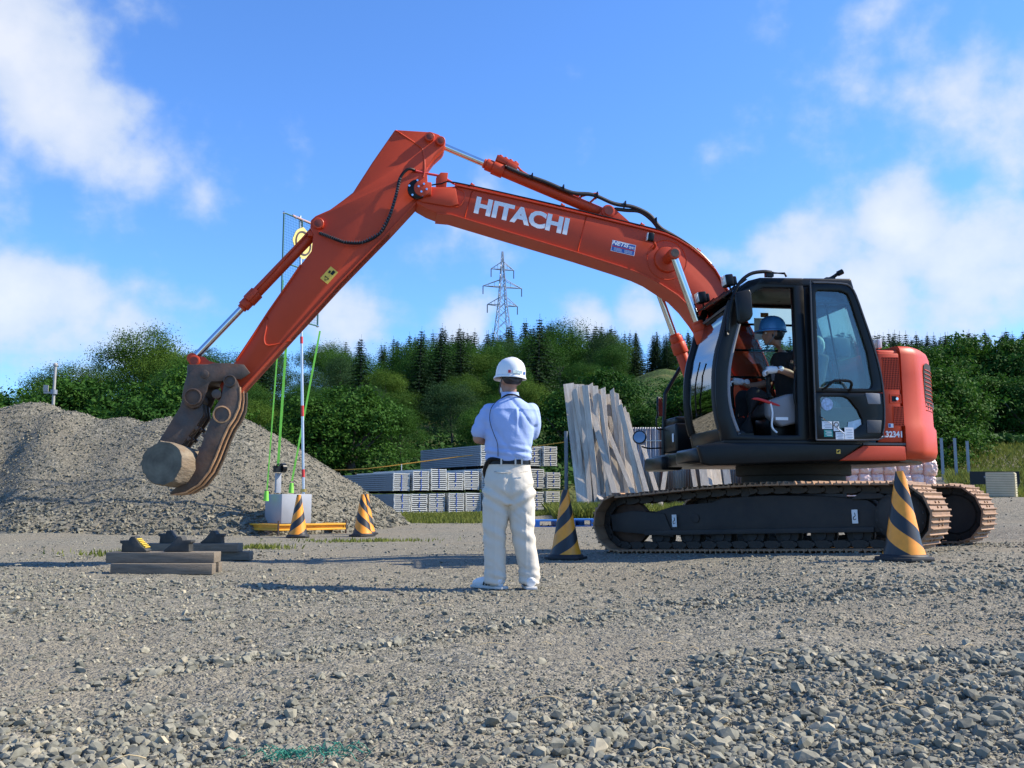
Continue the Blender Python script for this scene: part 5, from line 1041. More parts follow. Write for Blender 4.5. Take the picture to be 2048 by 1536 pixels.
for r in range(3):
    for k in range(8):
        o = obj('sack', SK[(k * 2 + r) % 5]); o.location = (px_ - .74 + k * .212, 15.55 + .02 * ((k * 7 + r) % 3), z0 + .12 + r * .25 - (.02 if k > 6 else 0)); o.rotation_euler = (0, .05 * math.sin(k * 3 + r), .1 * math.sin(k * 5 + r * 2))
        tag(o, 'pink film sack in the %s layer of the pile, %s from the grey stakes' % (('bottom', 'middle', 'top')[r], ORD[7 - k]), 'sack', 'pink sacks piled on the pallet')
o = obj('sack', SK[2]); o.location = (px_x(1880, 15.6), 15.6, at(1880, 955, 15.6).z); o.rotation_euler = (R(80), 0, .4); o.location.z = gz(o.location.x, 15.6) + .12; tag(o, 'single whitish pink sack slumped beside the pile of sacks', 'sack')

# --- right edge: posts, slatted crate, black board
for k, (px, y0, y1) in enumerate(((1887, 890, 962), (1914, 890, 965), (1939, 896, 968))):
    p = at(px, y1, 22); q = at(px, y0, 22); zz_ = gz(p.x, 22); mb = MB(); mb.box((0, 0, (q.z - zz_) / 2), (.05, .05, q.z - zz_ + .3)); mb.box((0, 0, q.z - zz_ + .155), (.06, .06, .01)); o = mb.build('fence_stake', mat('grey_stake', (.25, .28, .30), .6)); o.location = (p.x, 22, zz_); tag(o, 'thin grey metal stake standing in the grass behind the counterweight', 'stake', 'grey stakes by the grassy bank')
BE = mat('beige_plastic', (.62, .55, .36), .6, 0, .08); D = 17.2; x = px_x(1997, D); zc_ = gz(x, D)
t = thing('slatted_crate', 'beige slatted box at the edge of the grass behind the far track', 'crate', (x, D, zc_), R(-32))
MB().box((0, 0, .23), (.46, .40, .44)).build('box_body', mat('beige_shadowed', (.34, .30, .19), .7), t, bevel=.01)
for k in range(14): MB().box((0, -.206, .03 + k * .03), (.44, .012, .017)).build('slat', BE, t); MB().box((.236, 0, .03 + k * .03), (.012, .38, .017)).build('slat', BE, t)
o = MB().box((0, 0, 0), (1.0, .03, .26)).build('dark_board', mat('black_board', (.02, .02, .018), .8)); o.location = (px_x(1985, 19.4), 19.4, gz(px_x(1985, 19.4), 19.4) + .42); tag(o, 'flat black board propped behind the beige slatted box', 'board')
MB().box((-.45, 0, -.27), (.04, .04, .30)).build('board_leg', STEEL, o); MB().box((.45, 0, -.27), (.04, .04, .30)).build('board_leg', STEEL, o)
o = MB().cyl((0, 0, 0), (.30, -.1, -.42), .022, seg=10).build('leaning_pipe', ZN); o.location = (px_x(1965, 18), 18, gz(px_x(1965, 18), 18) + .42); tag(o, 'short grey pipe leaning on the beige slatted box', 'pipe')

# --- utility pole, pylon
p = at(111, 730, 32); z0 = gz(p.x, 32); t = thing('utility_pole', 'slim grey utility pole rising behind the gravel heap', 'pole', (p.x, 32, z0)); CONC = mat('pole_concrete', (.34, .33, .31), .8)
MB().cyl((0, 0, 0), (0, 0, p.z - z0), .055, .045, seg=14).build('shaft', CONC, t); MB().ball((0, 0, p.z - z0), .08, 10, 6).build('cap', CONC, t); MB().box((-.15, 0, p.z - z0 - .95), (.35, .1, .06)).box((-.28, 0, p.z - z0 - .8), (.12, .12, .22)).build('lamp_arm', CONC, t); MB().cyl((0, 0, p.z - z0 - 1.0), (0, 0, p.z - z0 - .85), .11, seg=12).build('bracket', ZN, t)
D = 290.; pt = at(1005, 503, D); HPY = 46.; zb_ = pt.z - HPY; t = thing('power_pylon', 'tall steel lattice power pylon on the ridge behind the conifers', 'pylon', (pt.x, D, zb_), R(18)); PY = mat('galvanised_lattice', (.30, .33, .37), .5, .4, .05)
def half_w(z): return 4.2 - 3.1 * min(1, z / 30.) if z < 30 else 1.1 - .95 * ((z - 30) / 16)
mb = MB(); zs = [0, 6, 12, 17, 21, 24.5, 27.5, 30, 33, 36, 39, 42, 44, 46]
for sx in (-1, 1):
    for sy in (-1, 1):
        for a, c in zip(zs[:-1], zs[1:]): mb.cyl((sx * half_w(a), sy * half_w(a), a), (sx * half_w(c), sy * half_w(c), c), .16, seg=4, caps=False)
for a, c in zip(zs[:-1], zs[1:]):
    for (x0, y0, x1, y1) in ((-1, -1, 1, -1), (1, -1, 1, 1), (1, 1, -1, 1), (-1, 1, -1, -1)):
        mb.cyl((x0 * half_w(a), y0 * half_w(a), a), (x1 * half_w(c), y1 * half_w(c), c), .09, seg=3, caps=False); mb.cyl((x1 * half_w(a), y1 * half_w(a), a), (x0 * half_w(c), y0 * half_w(c), c), .09, seg=3, caps=False)
mb.build('lattice_tower', PY, t)
for z, L_ in ((40.2, 3.7), (34.6, 6.3), (28.8, 4.9)):
    for s_ in (-1, 1):
        mb = MB(); w_ = half_w(z); e_ = (s_ * L_, 0, z)
        for sy in (-1, 1): mb.cyl((s_ * w_, sy * w_, z), e_, .13, seg=4, caps=False); mb.cyl((s_ * w_, sy * w_, z + 2.3), e_, .11, seg=4, caps=False)
        for f in (.33, .66): mb.cyl((s_ * (w_ + (L_ - w_) * f), 0, z), (s_ * (w_ + (L_ - w_) * f), 0, z + 2.3 * (1 - f)), .07, seg=3, caps=False)
        mb.build('crossarm', PY, t); MB().cyl((s_ * L_, 0, z), (s_ * L_, 0, z - 2.6), .16, seg=6).build('insulator', mat('insulator', (.05, .05, .06), .4), t)

# --- green net scrap and straw in the foreground
mb = MB(); g = np.random.default_rng(9); cx_, cy_ = px_x(600, 2.45), 2.45
for k in range(46):
    x = cx_ + g.uniform(-.13, .13); y = cy_ + .35 * (x - cx_) * math.sin(k) + g.normal(0, .018); P = [(x, y, gz(x, y) + .02 + .012 * g.random())]; a = g.uniform(-.6, .6)
    for i in range(5): a += g.normal(0, .7); x += math.cos(a) * .018; y += math.sin(a) * .010; P.append((x, y, gz(x, y) + .02 + g.random() * .028))
    mb.tube(P, .0011, 4, 3)
tag(mb.build('net_scrap', mat('green_twine', (.015, .17, .115), .7, 0, .4, 40)), 'tangled scrap of green twine netting lying among the stones', 'netting')
mb = MB(); g = np.random.default_rng(19)
for k in range(40):
    y = g.uniform(2.2, 7); x = g.uniform(-.5, .55) * y; a = g.uniform(-.7, .7); l = g.uniform(.04, .13); z = gz(x, y) + .025; mb.tube([(x, y, z), (x + math.cos(a) * l * .5, y + math.sin(a) * l * .5, z + .012), (x + math.cos(a) * l, y + math.sin(a) * l, z)], .0016, 4, 2)
tag(mb.build('dry_straw', mat('straw', (.46, .36, .20), .9)), 'scattered dry straw stems on the gravel', 'straw', kind='stuff')
# ------------------------------------------------------------------ people
SKIN = mat('skin', (.36, .19, .125), .55, 0, .08, 20); HAIR = mat('black_hair', (.018, .015, .014), .6, 0, .3, 40)
def remesh(name, mb, vox, m_, sm=6, disp=None):
    me = mb.mesh(name, m_); o = bpy.data.objects.new(name, me); COL.objects.link(o)
    r = o.modifiers.new('r', 'REMESH'); r.mode = 'VOXEL'; r.voxel_size = vox; s_ = o.modifiers.new('s', 'SMOOTH'); s_.factor = .5; s_.iterations = sm
    dg = bpy.context.evaluated_depsgraph_get(); me2 = bpy.data.meshes.new_from_object(o.evaluated_get(dg)); bpy.data.objects.remove(o); bpy.data.meshes.remove(me)
    me2.name = name; me2.materials.clear(); me2.materials.append(m_)
    if disp:
        n = len(me2.vertices); co = np.empty(n * 3, np.float32); me2.vertices.foreach_get('co', co); co = co.reshape(-1, 3); no = np.empty(n * 3, np.float32); me2.vertices.foreach_get('normal', no); no = no.reshape(-1, 3)
        d = np.array([disp(Vector(c)) for c in co.tolist()], np.float32); co += no * d[:, None]; me2.vertices.foreach_set('co', co.ravel()); me2.update()
    me2.polygons.foreach_set('use_smooth', [True] * len(me2.polygons)); return me2
def limb(mb, pts, rs, seg=14):
    """tapered limb with round ends; radius may be (rx, ry)"""
    P = [Vector(p) for p in pts]; mb.tube(P, [r if not isinstance(r, tuple) else max(r) for r in rs], seg, 4)
    for p, r in ((P[0], rs[0]), (P[-1], rs[-1])): mb.ball(p, r * .99, 12, 8)
    return mb
def torso(mb, rows, seg=20):
    """rows: (cx, cy, z, rx, ry)"""
    vs = []
    for cx_, cy_, z, rx, ry in rows:
        for k in range(seg):
            a = 2 * math.pi * k / seg; c, s_ = math.cos(a), math.sin(a); e = 2.4; q = (abs(c) ** e + abs(s_) ** e) ** (-1 / e); vs.append((cx_ + rx * c * q, cy_ + ry * s_ * q, z))
    n = len(rows); fs = [(i * seg + k, i * seg + (k + 1) % seg, (i + 1) * seg + (k + 1) % seg, (i + 1) * seg + k) for i in range(n - 1) for k in range(seg)] + [tuple(range(seg - 1, -1, -1)), tuple(range((n - 1) * seg, n * seg))]
    return mb.add(vs, fs)
def cloth_noise(fx, fz, amp, seed=0.):
    def f(c): return amp * (mnoise.noise(Vector((c.x * fx + seed, c.y * fx, c.z * fz))) + .5 * mnoise.noise(Vector((c.x * fx * 2.3, c.y * fx * 2.3 + seed, c.z * fz * 2.1))))
    return f
def hand(mb, wrist, d, palm_n, s=1., curl=.6, thumb=1):
    """palm plus five bent fingers; d = direction of fingers, palm_n = palm normal"""
    d = Vector(d).normalized(); pn = Vector(palm_n); pn = (pn - d * pn.dot(d)).normalized(); sd = d.cross(pn); w = Vector(wrist)
    mb.tube([w, w + d * .04 * s, w + d * .085 * s], [.026 * s, .036 * s, .034 * s], 10, 3)
    for i, (o_, L_) in enumerate(((-.030, .060), (-.010, .072), (.010, .076), (.029, .068))):
        b0 = w + d * .075 * s + sd * o_ * s; b1 = b0 + (d * .9 + pn * curl * .5) * L_ * .5 * s; b2 = b1 + (d * (1 - curl) + pn * curl) * L_ * .4 * s; b3 = b2 + (d * (.4 - curl) + pn * .8) * L_ * .3 * s
        mb.tube([b0, b1, b2, b3], [.0105 * s, .010 * s, .009 * s, .0075 * s], 8, 3); mb.ball(b3, .0075 * s, 8, 6)
    t0 = w + d * .025 * s - sd * .026 * s * thumb; t1 = t0 + (d * .5 - sd * .7 * thumb + pn * .4) * .04 * s; t2 = t1 + (d * .8 + pn * .5) * .035 * s; mb.tube([t0, t1, t2], [.014 * s, .012 * s, .009 * s], 8, 3); mb.ball(t2, .009 * s, 8, 6)
def helmet(parent, m_, c, yaw, brim_front=.05, tilt=0.):
    """hard hat; c = centre at brim height; front = +y local"""
    mb = MB(); rows = [(0, 1.0), (.018, 1.0), (.05, .985), (.085, .93), (.115, .82), (.137, .66), (.152, .45), (.160, .22), (.162, .02)]; seg = 40; vs = []
    for z, r in rows:
        for k in range(seg):
            a = 2 * math.pi * k / seg; x, y = .114 * r * math.cos(a), .142 * r * math.sin(a); bump_ = .004 * (1 if abs(x) < .022 and z > .1 else 0); vs.append((x, y, z + bump_))
    fs = [(i * seg + k, i * seg + (k + 1) % seg, (i + 1) * seg + (k + 1) % seg, (i + 1) * seg + k) for i in range(len(rows) - 1) for k in range(seg)] + [tuple(range((len(rows) - 1) * seg, len(rows) * seg))]
    mb.add(vs, fs); vs = []
    for ro, z in ((1.0, .012), (1.04, .002), (1.065, -.006), (1.055, -.010), (.97, .0)):
        for k in range(seg):
            a = 2 * math.pi * k / seg; fr = max(0, math.sin(a)) ** 2; x, y = .114 * ro * math.cos(a), .142 * ro * math.sin(a) + (brim_front * fr if ro > 1.03 else 0); vs.append((x, y, z - .006 * fr * (ro > 1.03)))
    fs = [(i * seg + k, i * seg + (k + 1) % seg, (i + 1) * seg + (k + 1) % seg, (i + 1) * seg + k) for i in range(4) for k in range(seg)]; mb.add(vs, fs)
    o = mb.build('helmet', m_, parent, ang=50); o.location = c; o.rotation_euler = (tilt, 0, yaw); sm = o.modifiers.new('shell', 'SOLIDIFY'); sm.thickness = .003; return o
def head(mb, c, yaw, s=1.):
    """c = centre of skull; face towards local +y turned by yaw"""
    Rz = Matrix.Rotation(yaw, 3, 'Z'); c = Vector(c); Lc = lambda x, y, z: c + Rz @ Vector((x * s, y * s, z * s))
    mb.ball(Lc(0, -.01, .03), (.078 * s, .098 * s, .098 * s), 18, 12, Rz); mb.ball(Lc(0, .03, -.045), (.060 * s, .068 * s, .075 * s), 16, 10, Rz); mb.ball(Lc(0, .062, -.092), (.034 * s, .030 * s, .026 * s), 12, 8, Rz)
    mb.tube([Lc(0, .088, .012), Lc(0, .105, -.022), Lc(0, .112, -.036)], [.011 * s, .014 * s, .015 * s], 8, 3); mb.ball(Lc(0, .104, -.038), (.019 * s, .014 * s, .012 * s), 10, 6, Rz)
    mb.ball(Lc(0, .086, -.068), (.026 * s, .014 * s, .009 * s), 10, 6, Rz); mb.ball(Lc(0, .084, -.078), (.022 * s, .014 * s, .008 * s), 10, 6, Rz); mb.ball(Lc(0, .072, .028), (.058 * s, .024 * s, .014 * s), 12, 6, Rz)
    for sx in (-1, 1): mb.ball(Lc(sx * .079, -.008, -.01), (.010 * s, .022 * s, .034 * s), 10, 8, Rz); mb.ball(Lc(sx * .042, .058, -.03), (.026 * s, .022 * s, .022 * s), 10, 6, Rz)
    return Lc
def face_bits(parent, Lc):
    for sx in (-1, 1):
        MB().ball(Lc(sx * .032, .083, .006), .0125, 10, 8).build('eye', mat('eye_white', (.7, .68, .65), .3), parent); MB().ball(Lc(sx * .032, .0925, .006), .0065, 8, 6).build('iris', HAIR, parent); MB().tube([Lc(sx * .05, .084, .026), Lc(sx * .032, .094, .031), Lc(sx * .014, .094, .027)], .004, 6, 2).build('eyebrow', HAIR, parent)

# --- man standing with folded arms, seen from behind (local: x right, y away from camera)
mx_, my_ = px_x(1022, 7.5), 7.5
MAN = thing('person', 'person in white helmet, light blue shirt and beige trousers standing with folded arms', 'person', (mx_, my_, gz(mx_, my_) + .004))
SHIRT = mat('blue_shirt', (.34, .44, .70), .85, 0, .05, 12, bump=.25, bscale=22); PANTS = mat('beige_trousers', (.62, .565, .47), .85, 0, .04, 10, bump=.2, bscale=18)
mb = MB()
torso(mb, [(-.02, .0, .66, .14, .11), (-.02, 0, .80, .165, .12), (-.02, 0, .97, .150, .105), (-.02, .01, 1.12, .155, .11), (-.01, .01, 1.28, .175, .115), (0, .01, 1.40, .155, .085), (0, .005, 1.46, .075, .052)])
for a, k_, f_ in (((-.115, 0, .80), (-.135, -.01, .46), (-.125, .02, .09)), ((.075, 0, .80), (.10, -.01, .46), (.14, .02, .09))): limb(mb, [a, k_, f_], [.085, .062, .048]); mb.tube([(f_[0], f_[1] - .03, .045), (f_[0], f_[1] + .15, .03)], [.042, .032], 10, 1)
limb(mb, [(0, .0, 1.42), (-.01, .02, 1.56)], [.058, .055])
limb(mb, [(-.185, .01, 1.38), (-.255, .0, 1.18)], [.055, .046]); limb(mb, [(-.258, .0, 1.17), (-.17, .13, 1.165), (-.02, .20, 1.17)], [.046, .042, .032]); limb(mb, [(.160, .01, 1.38), (.160, .08, 1.21)], [.055, .046]); limb(mb, [(.160, .08, 1.21), (.11, .18, 1.21), (-.06, .20, 1.23)], [.046, .042, .032])
hand(mb, (-.02, .215, 1.17), (1, -.25, .05), (0, -1, 0), .95, .45); hand(mb, (-.06, .195, 1.23), (-1, -.3, -.05), (0, -1, 0), .95, .45)
Lc = head(mb, (-.005, .02, 1.635), R(28))
body = obj('body', remesh('body', mb, .011, SKIN, 5), MAN); face_bits(body, Lc)
# trousers
mb = MB(); torso(mb, [(-.018, -.004, .655, .15, .118), (-.015, 0, .70, .185, .135), (-.015, -.01, .76, .198, .140), (-.018, -.012, .84, .188, .138), (-.02, 0, .93, .172, .125), (-.02, 0, .985, .166, .120)], 28)
def leg_rows(cx0, cx1, cx2, w0, w1, w2, seed):
    return [(cx0, 0, .76, w0, .135), (cx0, 0, .68, w0, .128), ((cx0 * .6 + cx1 * .4), 0, .56, (w0 + w1) / 2 + .004, .115), (cx1, -.005, .42, w1, .102), ((cx1 + cx2) / 2, 0, .28, (w1 + w2) / 2 + .003, .092), (cx2, .01, .16, w2 + .004, .090), (cx2, .012, .10, w2 + .009, .094), (cx2, .015, .045, w2 + .002, .090)]
torso(mb, leg_rows(-.112, -.130, -.122, .105, .086, .078, 1), 24); torso(mb, leg_rows(.082, .092, .142, .104, .086, .074, 2), 24)
base_n = cloth_noise(5, 4, .004, 3.)
def ridge(c, fx, fz, seed, sl=0.): n = mnoise.noise(Vector((c.x * fx + seed + c.z * sl, c.y * fx, c.z * fz + c.x * sl))); return max(0., 1 - abs(n) * 2.6) ** 2
def pant_disp(c):
    d = base_n(c) - .006 * ridge(c, 5, 7, 2.2, 6) * (.4 + .6 * (c.z < .75)) + .004; sg = -1 if c.x < 0 else 1
    if c.z < .22: d += .007 * math.sin(c.z * 95 + c.x * 22 + c.y * 9) * (1 - c.z / .22)
    t = math.exp(-((c.z - .64 - abs(c.x + .015) * .5) / .09) ** 2); d += .010 * t * math.sin((c.z - abs(c.x) * .6) * 62)
    t2 = math.exp(-((c.z - .42) / .10) ** 2); d += .006 * t2 * math.sin(c.z * 55 + c.x * 30)
    if c.y < 0: d -= .012 * math.exp(-((c.x + .015) / .022) ** 2) * sstep(.62, .72, c.z) * (1 - sstep(.84, .92, c.z))       # seat seam
    d += .005 * math.exp(-((abs(c.x - (.115 if sg > 0 else -.125))) / .008) ** 2) * (c.z < .6) * (c.y < 0)                    # crease
    return float(d)
tr = obj('trousers', remesh('trousers', mb, .009, PANTS, 5, pant_disp), MAN)
mb = MB(); torso(mb, [(-.02, 0, .962, .1745, .1285), (-.02, 0, .998, .1730, .1270)], 32); mb.build('belt', BLACK, MAN)
for x_ in (-.075, .035, .085): MB().box((x_, -.131, .98), (.013, .008, .052)).build('belt_loop', PANTS, tr)
mb = MB(); mb.tube([(-.13, -.134, .905), (-.06, -.142, .895), (.0, -.142, .903)], .0035, 5, 3); mb.tube([(.07, -.142, .898), (.13, -.13, .905)], .003, 5, 1); mb.build('pocket_flap', PANTS, tr)
mb = MB(); mb.tube([(-.20, .05, .86), (-.205, .0, .92), (-.17, -.09, .995), (-.11, -.122, 1.0), (-.06, -.126, .99)], [.014, .020, .018, .012, .006], 8, 4); mb.build('waist_pouch', BLACK, MAN)
# shirt
mb = MB(); torso(mb, [(-.02, 0, .985, .172, .126), (-.02, 0, 1.03, .182, .134), (-.02, .0, 1.12, .182, .135), (-.012, .005, 1.24, .192, .138), (0, .008, 1.33, .205, .136), (.0, .01, 1.40, .192, .116), (.0, .01, 1.45, .128, .086), (0, .008, 1.485, .075, .066)], 30)
limb(mb, [(-.165, .01, 1.385), (-.215, .008, 1.30), (-.250, .0, 1.225)], [.074, .076, .066]); limb(mb, [(.155, .01, 1.385), (.172, .03, 1.30), (.165, .07, 1.22)], [.072, .068, .060])
bn = cloth_noise(6, 3, .006, 9.)
def shirt_disp(c):
    d = bn(c) - .009 * ridge(c, 6, 4, 7.7, 4) + .003
    if c.y < 0: d += .012 * math.exp(-((c.x - .045 - (1.38 - c.z) * .02) / .010) ** 2) * sstep(1.15, 1.36, c.z) * (1 - sstep(1.38, 1.40, c.z)) - .008 * math.exp(-((c.x - .062) / .012) ** 2) * sstep(1.2, 1.36, c.z) * (1 - sstep(1.38, 1.40, c.z))
    d += .006 * math.exp(-((c.z - 1.06) / .05) ** 2) * math.sin(c.z * 110 + c.x * 18) + .004 * math.exp(-((c.x + .17) / .05) ** 2) * math.sin(c.z * 60 + c.x * 40)
    if c.y < 0: d += .003 * math.exp(-((c.z - 1.395) / .006) ** 2)
    return float(d)
sh = obj('shirt', remesh('shirt', mb, .009, SHIRT, 5, shirt_disp), MAN)
mb = MB(); torso(mb, [(-.004, .008, 1.475, .078, .070), (-.006, .008, 1.50, .072, .066), (-.008, .010, 1.535, .068, .062)], 28); mb.build('collar', SHIRT, sh)
mb = MB(); mb.tube([(-.075, .05, 1.475), (-.075, -.02, 1.485), (-.03, -.066, 1.508), (.03, -.066, 1.508), (.075, -.02, 1.49), (.08, .03, 1.475)], .006, 6, 4); mb.build('lanyard', BLACK, MAN)
mb = MB(); mb.tube([(-.10, -.06, 1.47), (-.155, -.095, 1.40), (-.165, -.10, 1.30), (-.135, -.135, 1.20), (-.105, -.142, 1.12), (-.10, -.135, 1.02)], .0028, 5, 4); mb.build('headset_cord', BLACK, MAN)
# head wear
hm = helmet(MAN, mat('white_helmet', (.78, .78, .76), .3, 0, .04, 8, coat=.3), (-.005, .015, 1.655), R(28)); hm.rotation_euler = (R(2), R(4), R(28))
for a_, w_, m_ in ((-97, .075, WHITE), (-128, .02, REDP), (-62, .02, BLUEP)):
    s_ = R(a_); MB().box((.1165 * math.cos(s_), .145 * math.sin(s_), .032), (w_, .003, .022), Matrix.Rotation(s_ + R(90), 3, 'Z')).build('helmet_sticker', mat('helmet_label', (.55, .66, .62), .5, 0, .5, 90) if m_ is WHITE else m_, hm)
mb = MB(); mb.ball(Lc(0, -.03, .01), (.084, .092, .06), 16, 10, Matrix.Rotation(R(28), 3, 'Z')); mb.build('hair', HAIR, MAN)
mb = MB(); mb.tube([Lc(-.082, -.03, .035), Lc(-.086, .0, -.03), Lc(-.075, .045, -.09), Lc(-.03, .075, -.125)], .006, 6, 3); mb.tube([Lc(-.08, -.05, .03), Lc(-.03, -.105, -.005), Lc(.03, -.105, -.005), Lc(.08, -.05, .03)], .012, 8, 3); mb.build('chin_strap', DGREY, MAN)
mb = MB(); mb.ball(Lc(0, .075, -.062), (.058, .046, .060), 14, 10, Matrix.Rotation(R(28), 3, 'Z')); mb.build('face_mask', mat('mask_white', (.75, .77, .78), .8), MAN)
SHOEM = mat('white_shoe', (.68, .68, .66), .5, 0, .08)
for x_, yaw in ((-.135, R(52)), (.145, R(8))):
    mb = MB(); mb.tube([(0, -.085, .05), (0, -.03, .058), (0, .06, .048), (0, .15, .036), (0, .20, .028)], [.038, .045, .045, .040, .024], 12, 3); me = remesh('shoe', mb, .007, SHOEM, 3)
    o = obj('shoe', me, MAN); o.location = (x_, .0, .006); o.rotation_euler = (0, 0, yaw)
    MB().plan([(-.042, -.115), (.042, -.115), (.048, .0), (.048, .12), (.03, .215), (-.03, .215), (-.048, .12), (-.048, .0)], 0, .020).build('sole', mat('sole_white', (.55, .54, .50), .7), o, bevel=.004)
    for k in range(3): MB().tube([(-.046, .01 + k * .028, .028), (-.045, -.005 + k * .028, .06), (-.03, -.015 + k * .028, .085)], .008, 5, 2).build('stripe', BLACK, o)

# --- operator in the cab (excavator local axes: x forward, y left)
EXW = EX.matrix_basis
OP = thing('person', 'person in blue helmet, black shirt and white gloves seated at the excavator controls', 'person', EXW @ Vector((.33, .74, 1.62)), R(188 - 90))
# person-local: +y is forward, +x right hand
def Q(a, b, z): return Vector((-(b - .74), a - .33, z - 1.62))
mb = MB(); BL = mat('black_cotton', (.012, .012, .014), .9, 0, .3, 12); GL = mat('white_glove', (.72, .73, .76), .85, 0, .05, 20, bump=.2)
HC = Q(.50, .74, 2.365)
torso(mb, [(0, .0, .0, .15, .12), (0, .01, .12, .145, .115), (0, .03, .28, .15, .115), (0, .055, .42, .17, .11), (0, .07, .50, .16, .085), (0, .085, .55, .08, .065)])
limb(mb, [Q(.40, .74, 2.14), Q(.46, .74, 2.28)], [.055, .052]); Lo = head(mb, HC, R(-6))
for s_ in (-1, 1):
    b = .74 + s_ * .10; limb(mb, [Q(.36, b, 1.64), Q(.78, b + s_ * .04, 1.70)], [.085, .066]); limb(mb, [Q(.78, b + s_ * .04, 1.70), Q(.86, b, 1.34)], [.062, .045]); mb.tube([Q(.84, b, 1.31), Q(1.0, b, 1.30)], [.042, .034], 10, 1)
limb(mb, [Q(.39, .93, 2.09), Q(.37, 1.00, 1.90)], [.052, .042]); limb(mb, [Q(.37, 1.00, 1.89), Q(.52, 1.02, 1.935), Q(.62, 1.02, 1.95)], [.042, .036, .028])
limb(mb, [Q(.39, .55, 2.09), Q(.46, .50, 1.88)], [.052, .042]); limb(mb, [Q(.46, .50, 1.88), Q(.66, .52, 1.84), Q(.78, .52, 1.885)], [.042, .036, .028])
body = obj('body', remesh('body', mb, .011, SKIN, 5), OP); face_bits(body, Lo)
mb = MB(); torso(mb, [(0, 0, .0, .165, .135), (0, .005, .12, .160, .130), (0, .03, .28, .165, .130), (0, .055, .42, .188, .125), (0, .072, .50, .172, .098), (0, .086, .545, .085, .072)])
limb(mb, [Q(.39, .92, 2.09), Q(.375, .985, 1.97)], [.068, .062]); limb(mb, [Q(.39, .56, 2.09), Q(.44, .51, 1.95)], [.068, .062]); obj('shirt', remesh('shirt', mb, .011, BL, 5, cloth_noise(7, 4, .006)), OP)
mb = MB(); torso(mb, [(0, 0, -.06, .16, .12), (0, 0, .04, .165, .135)])
for s_ in (-1, 1): b = .74 + s_ * .10; limb(mb, [Q(.36, b, 1.64), Q(.78, b + s_ * .04, 1.70)], [.104, .090]); limb(mb, [Q(.785, b + s_ * .04, 1.69), Q(.86, b, 1.34)], [.090, .072])
obj('trousers', remesh('trousers', mb, .012, BL, 5, cloth_noise(6, 6, .006)), OP)
for b in (.64, .84): mb = MB(); mb.tube([Q(.80, b, 1.305), Q(.90, b, 1.305), Q(1.02, b, 1.29)], [.050, .052, .036], 12, 3); mb.build('boot', RUBBER, OP)
f3 = lambda v: (v.x, v.y, v.z)
for w_, d_, pn in ((Q(.60, 1.02, 1.947), Q(.9, 1.0, 1.92) - Q(.6, 1.02, 1.94), (0, -.2, -1)), (Q(.765, .52, 1.88), Q(1.0, .5, 1.90) - Q(.76, .52, 1.88), (0, -.1, -1))):
    mb = MB(); hand(mb, f3(w_), d_, pn, 1.15, .7); limb(mb, [w_ - Vector(d_).normalized() * .05, w_ + Vector(d_).normalized() * .01], [.037, .037]); obj('glove', remesh('glove', mb, .006, GL, 2), OP)
mb = MB(); mb.box((.045, .165, .34), (.10, .006, .16), Matrix.Rotation(R(-10), 3, 'X')); mb.build('shirt_print', mat('grey_shirt_print', (.22, .22, .24), .9, 0, .5, 40), OP)
h2 = helmet(OP, mat('blue_helmet', (.06, .26, .58), .35, 0, .14, 9, coat=.2), HC + Vector((0, .0, .03)), R(-6)); 
mb = MB(); mb.ball(Lo(0, -.03, -.005), (.085, .090, .075), 16, 10); mb.build('hair', HAIR, OP)
mb = MB(); mb.tube([Lo(-.082, .0, .03), Lo(-.084, .015, -.04), Lo(-.06, .055, -.10), Lo(0, .072, -.118)], .005, 6, 3); mb.tube([Lo(-.078, -.06, .02), Lo(-.02, -.115, .0), Lo(.06, -.08, .02)], .011, 6, 3); mb.build('chin_strap', GREYP, OP)
# ------------------------------------------------------------------ trees and ground plants
def leaf_mat(name, c0, c1, trans=.25):
    m, nt, nd, b = node_mat(name); L = nt.links.new; oi = nd('ShaderNodeObjectInfo'); t = nd('ShaderNodeTexCoord'); nz = nd('ShaderNodeTexNoise'); nz.inputs['Scale'].default_value = 1.1; nz.inputs['Detail'].default_value = 5; L(t.outputs['Object'], nz.inputs['Vector'])
    ad = nd('ShaderNodeMath', operation='MULTIPLY_ADD'); L(oi.outputs['Random'], ad.inputs[0]); ad.inputs[1].default_value = .7; sb = nd('ShaderNodeMath', operation='SUBTRACT'); L(nz.outputs[0], sb.inputs[0]); sb.inputs[1].default_value = .33; L(sb.outputs[0], ad.inputs[2])
    mx_ = nd('ShaderNodeMix', data_type='RGBA'); L(ad.outputs[0], mx_.inputs[0]); mx_.inputs[6].default_value = (*c0, 1); mx_.inputs[7].default_value = (*c1, 1); L(mx_.outputs[2], b.inputs['Base Color'])
    b.inputs['Roughness'].default_value = .7; b.inputs['Specular IOR Level'].default_value = .12
    tr = nd('ShaderNodeBsdfTranslucent'); L(mx_.outputs[2], tr.inputs[0]); ms = nd('ShaderNodeMixShader'); ms.inputs[0].default_value = trans; L(b.outputs[0], ms.inputs[1]); L(tr.outputs[0], ms.inputs[2]); L(ms.outputs[0], nt.nodes['Material Output'].inputs[0]); return m
BRO = leaf_mat('broad_leaf', (.016, .060, .009), (.052, .128, .016)); CON = leaf_mat('conifer_needle', (.012, .036, .014), (.026, .055, .020), .1); GRA = leaf_mat('grass_blade', (.075, .12, .02), (.20, .22, .05), .3); UND_ = leaf_mat('undergrowth_leaf', (.016, .055, .010), (.040, .100, .016), .2)
TRUNK = mat('tree_bark', (.09, .075, .06), .9, 0, .3, 4, bump=.5, bscale=20)
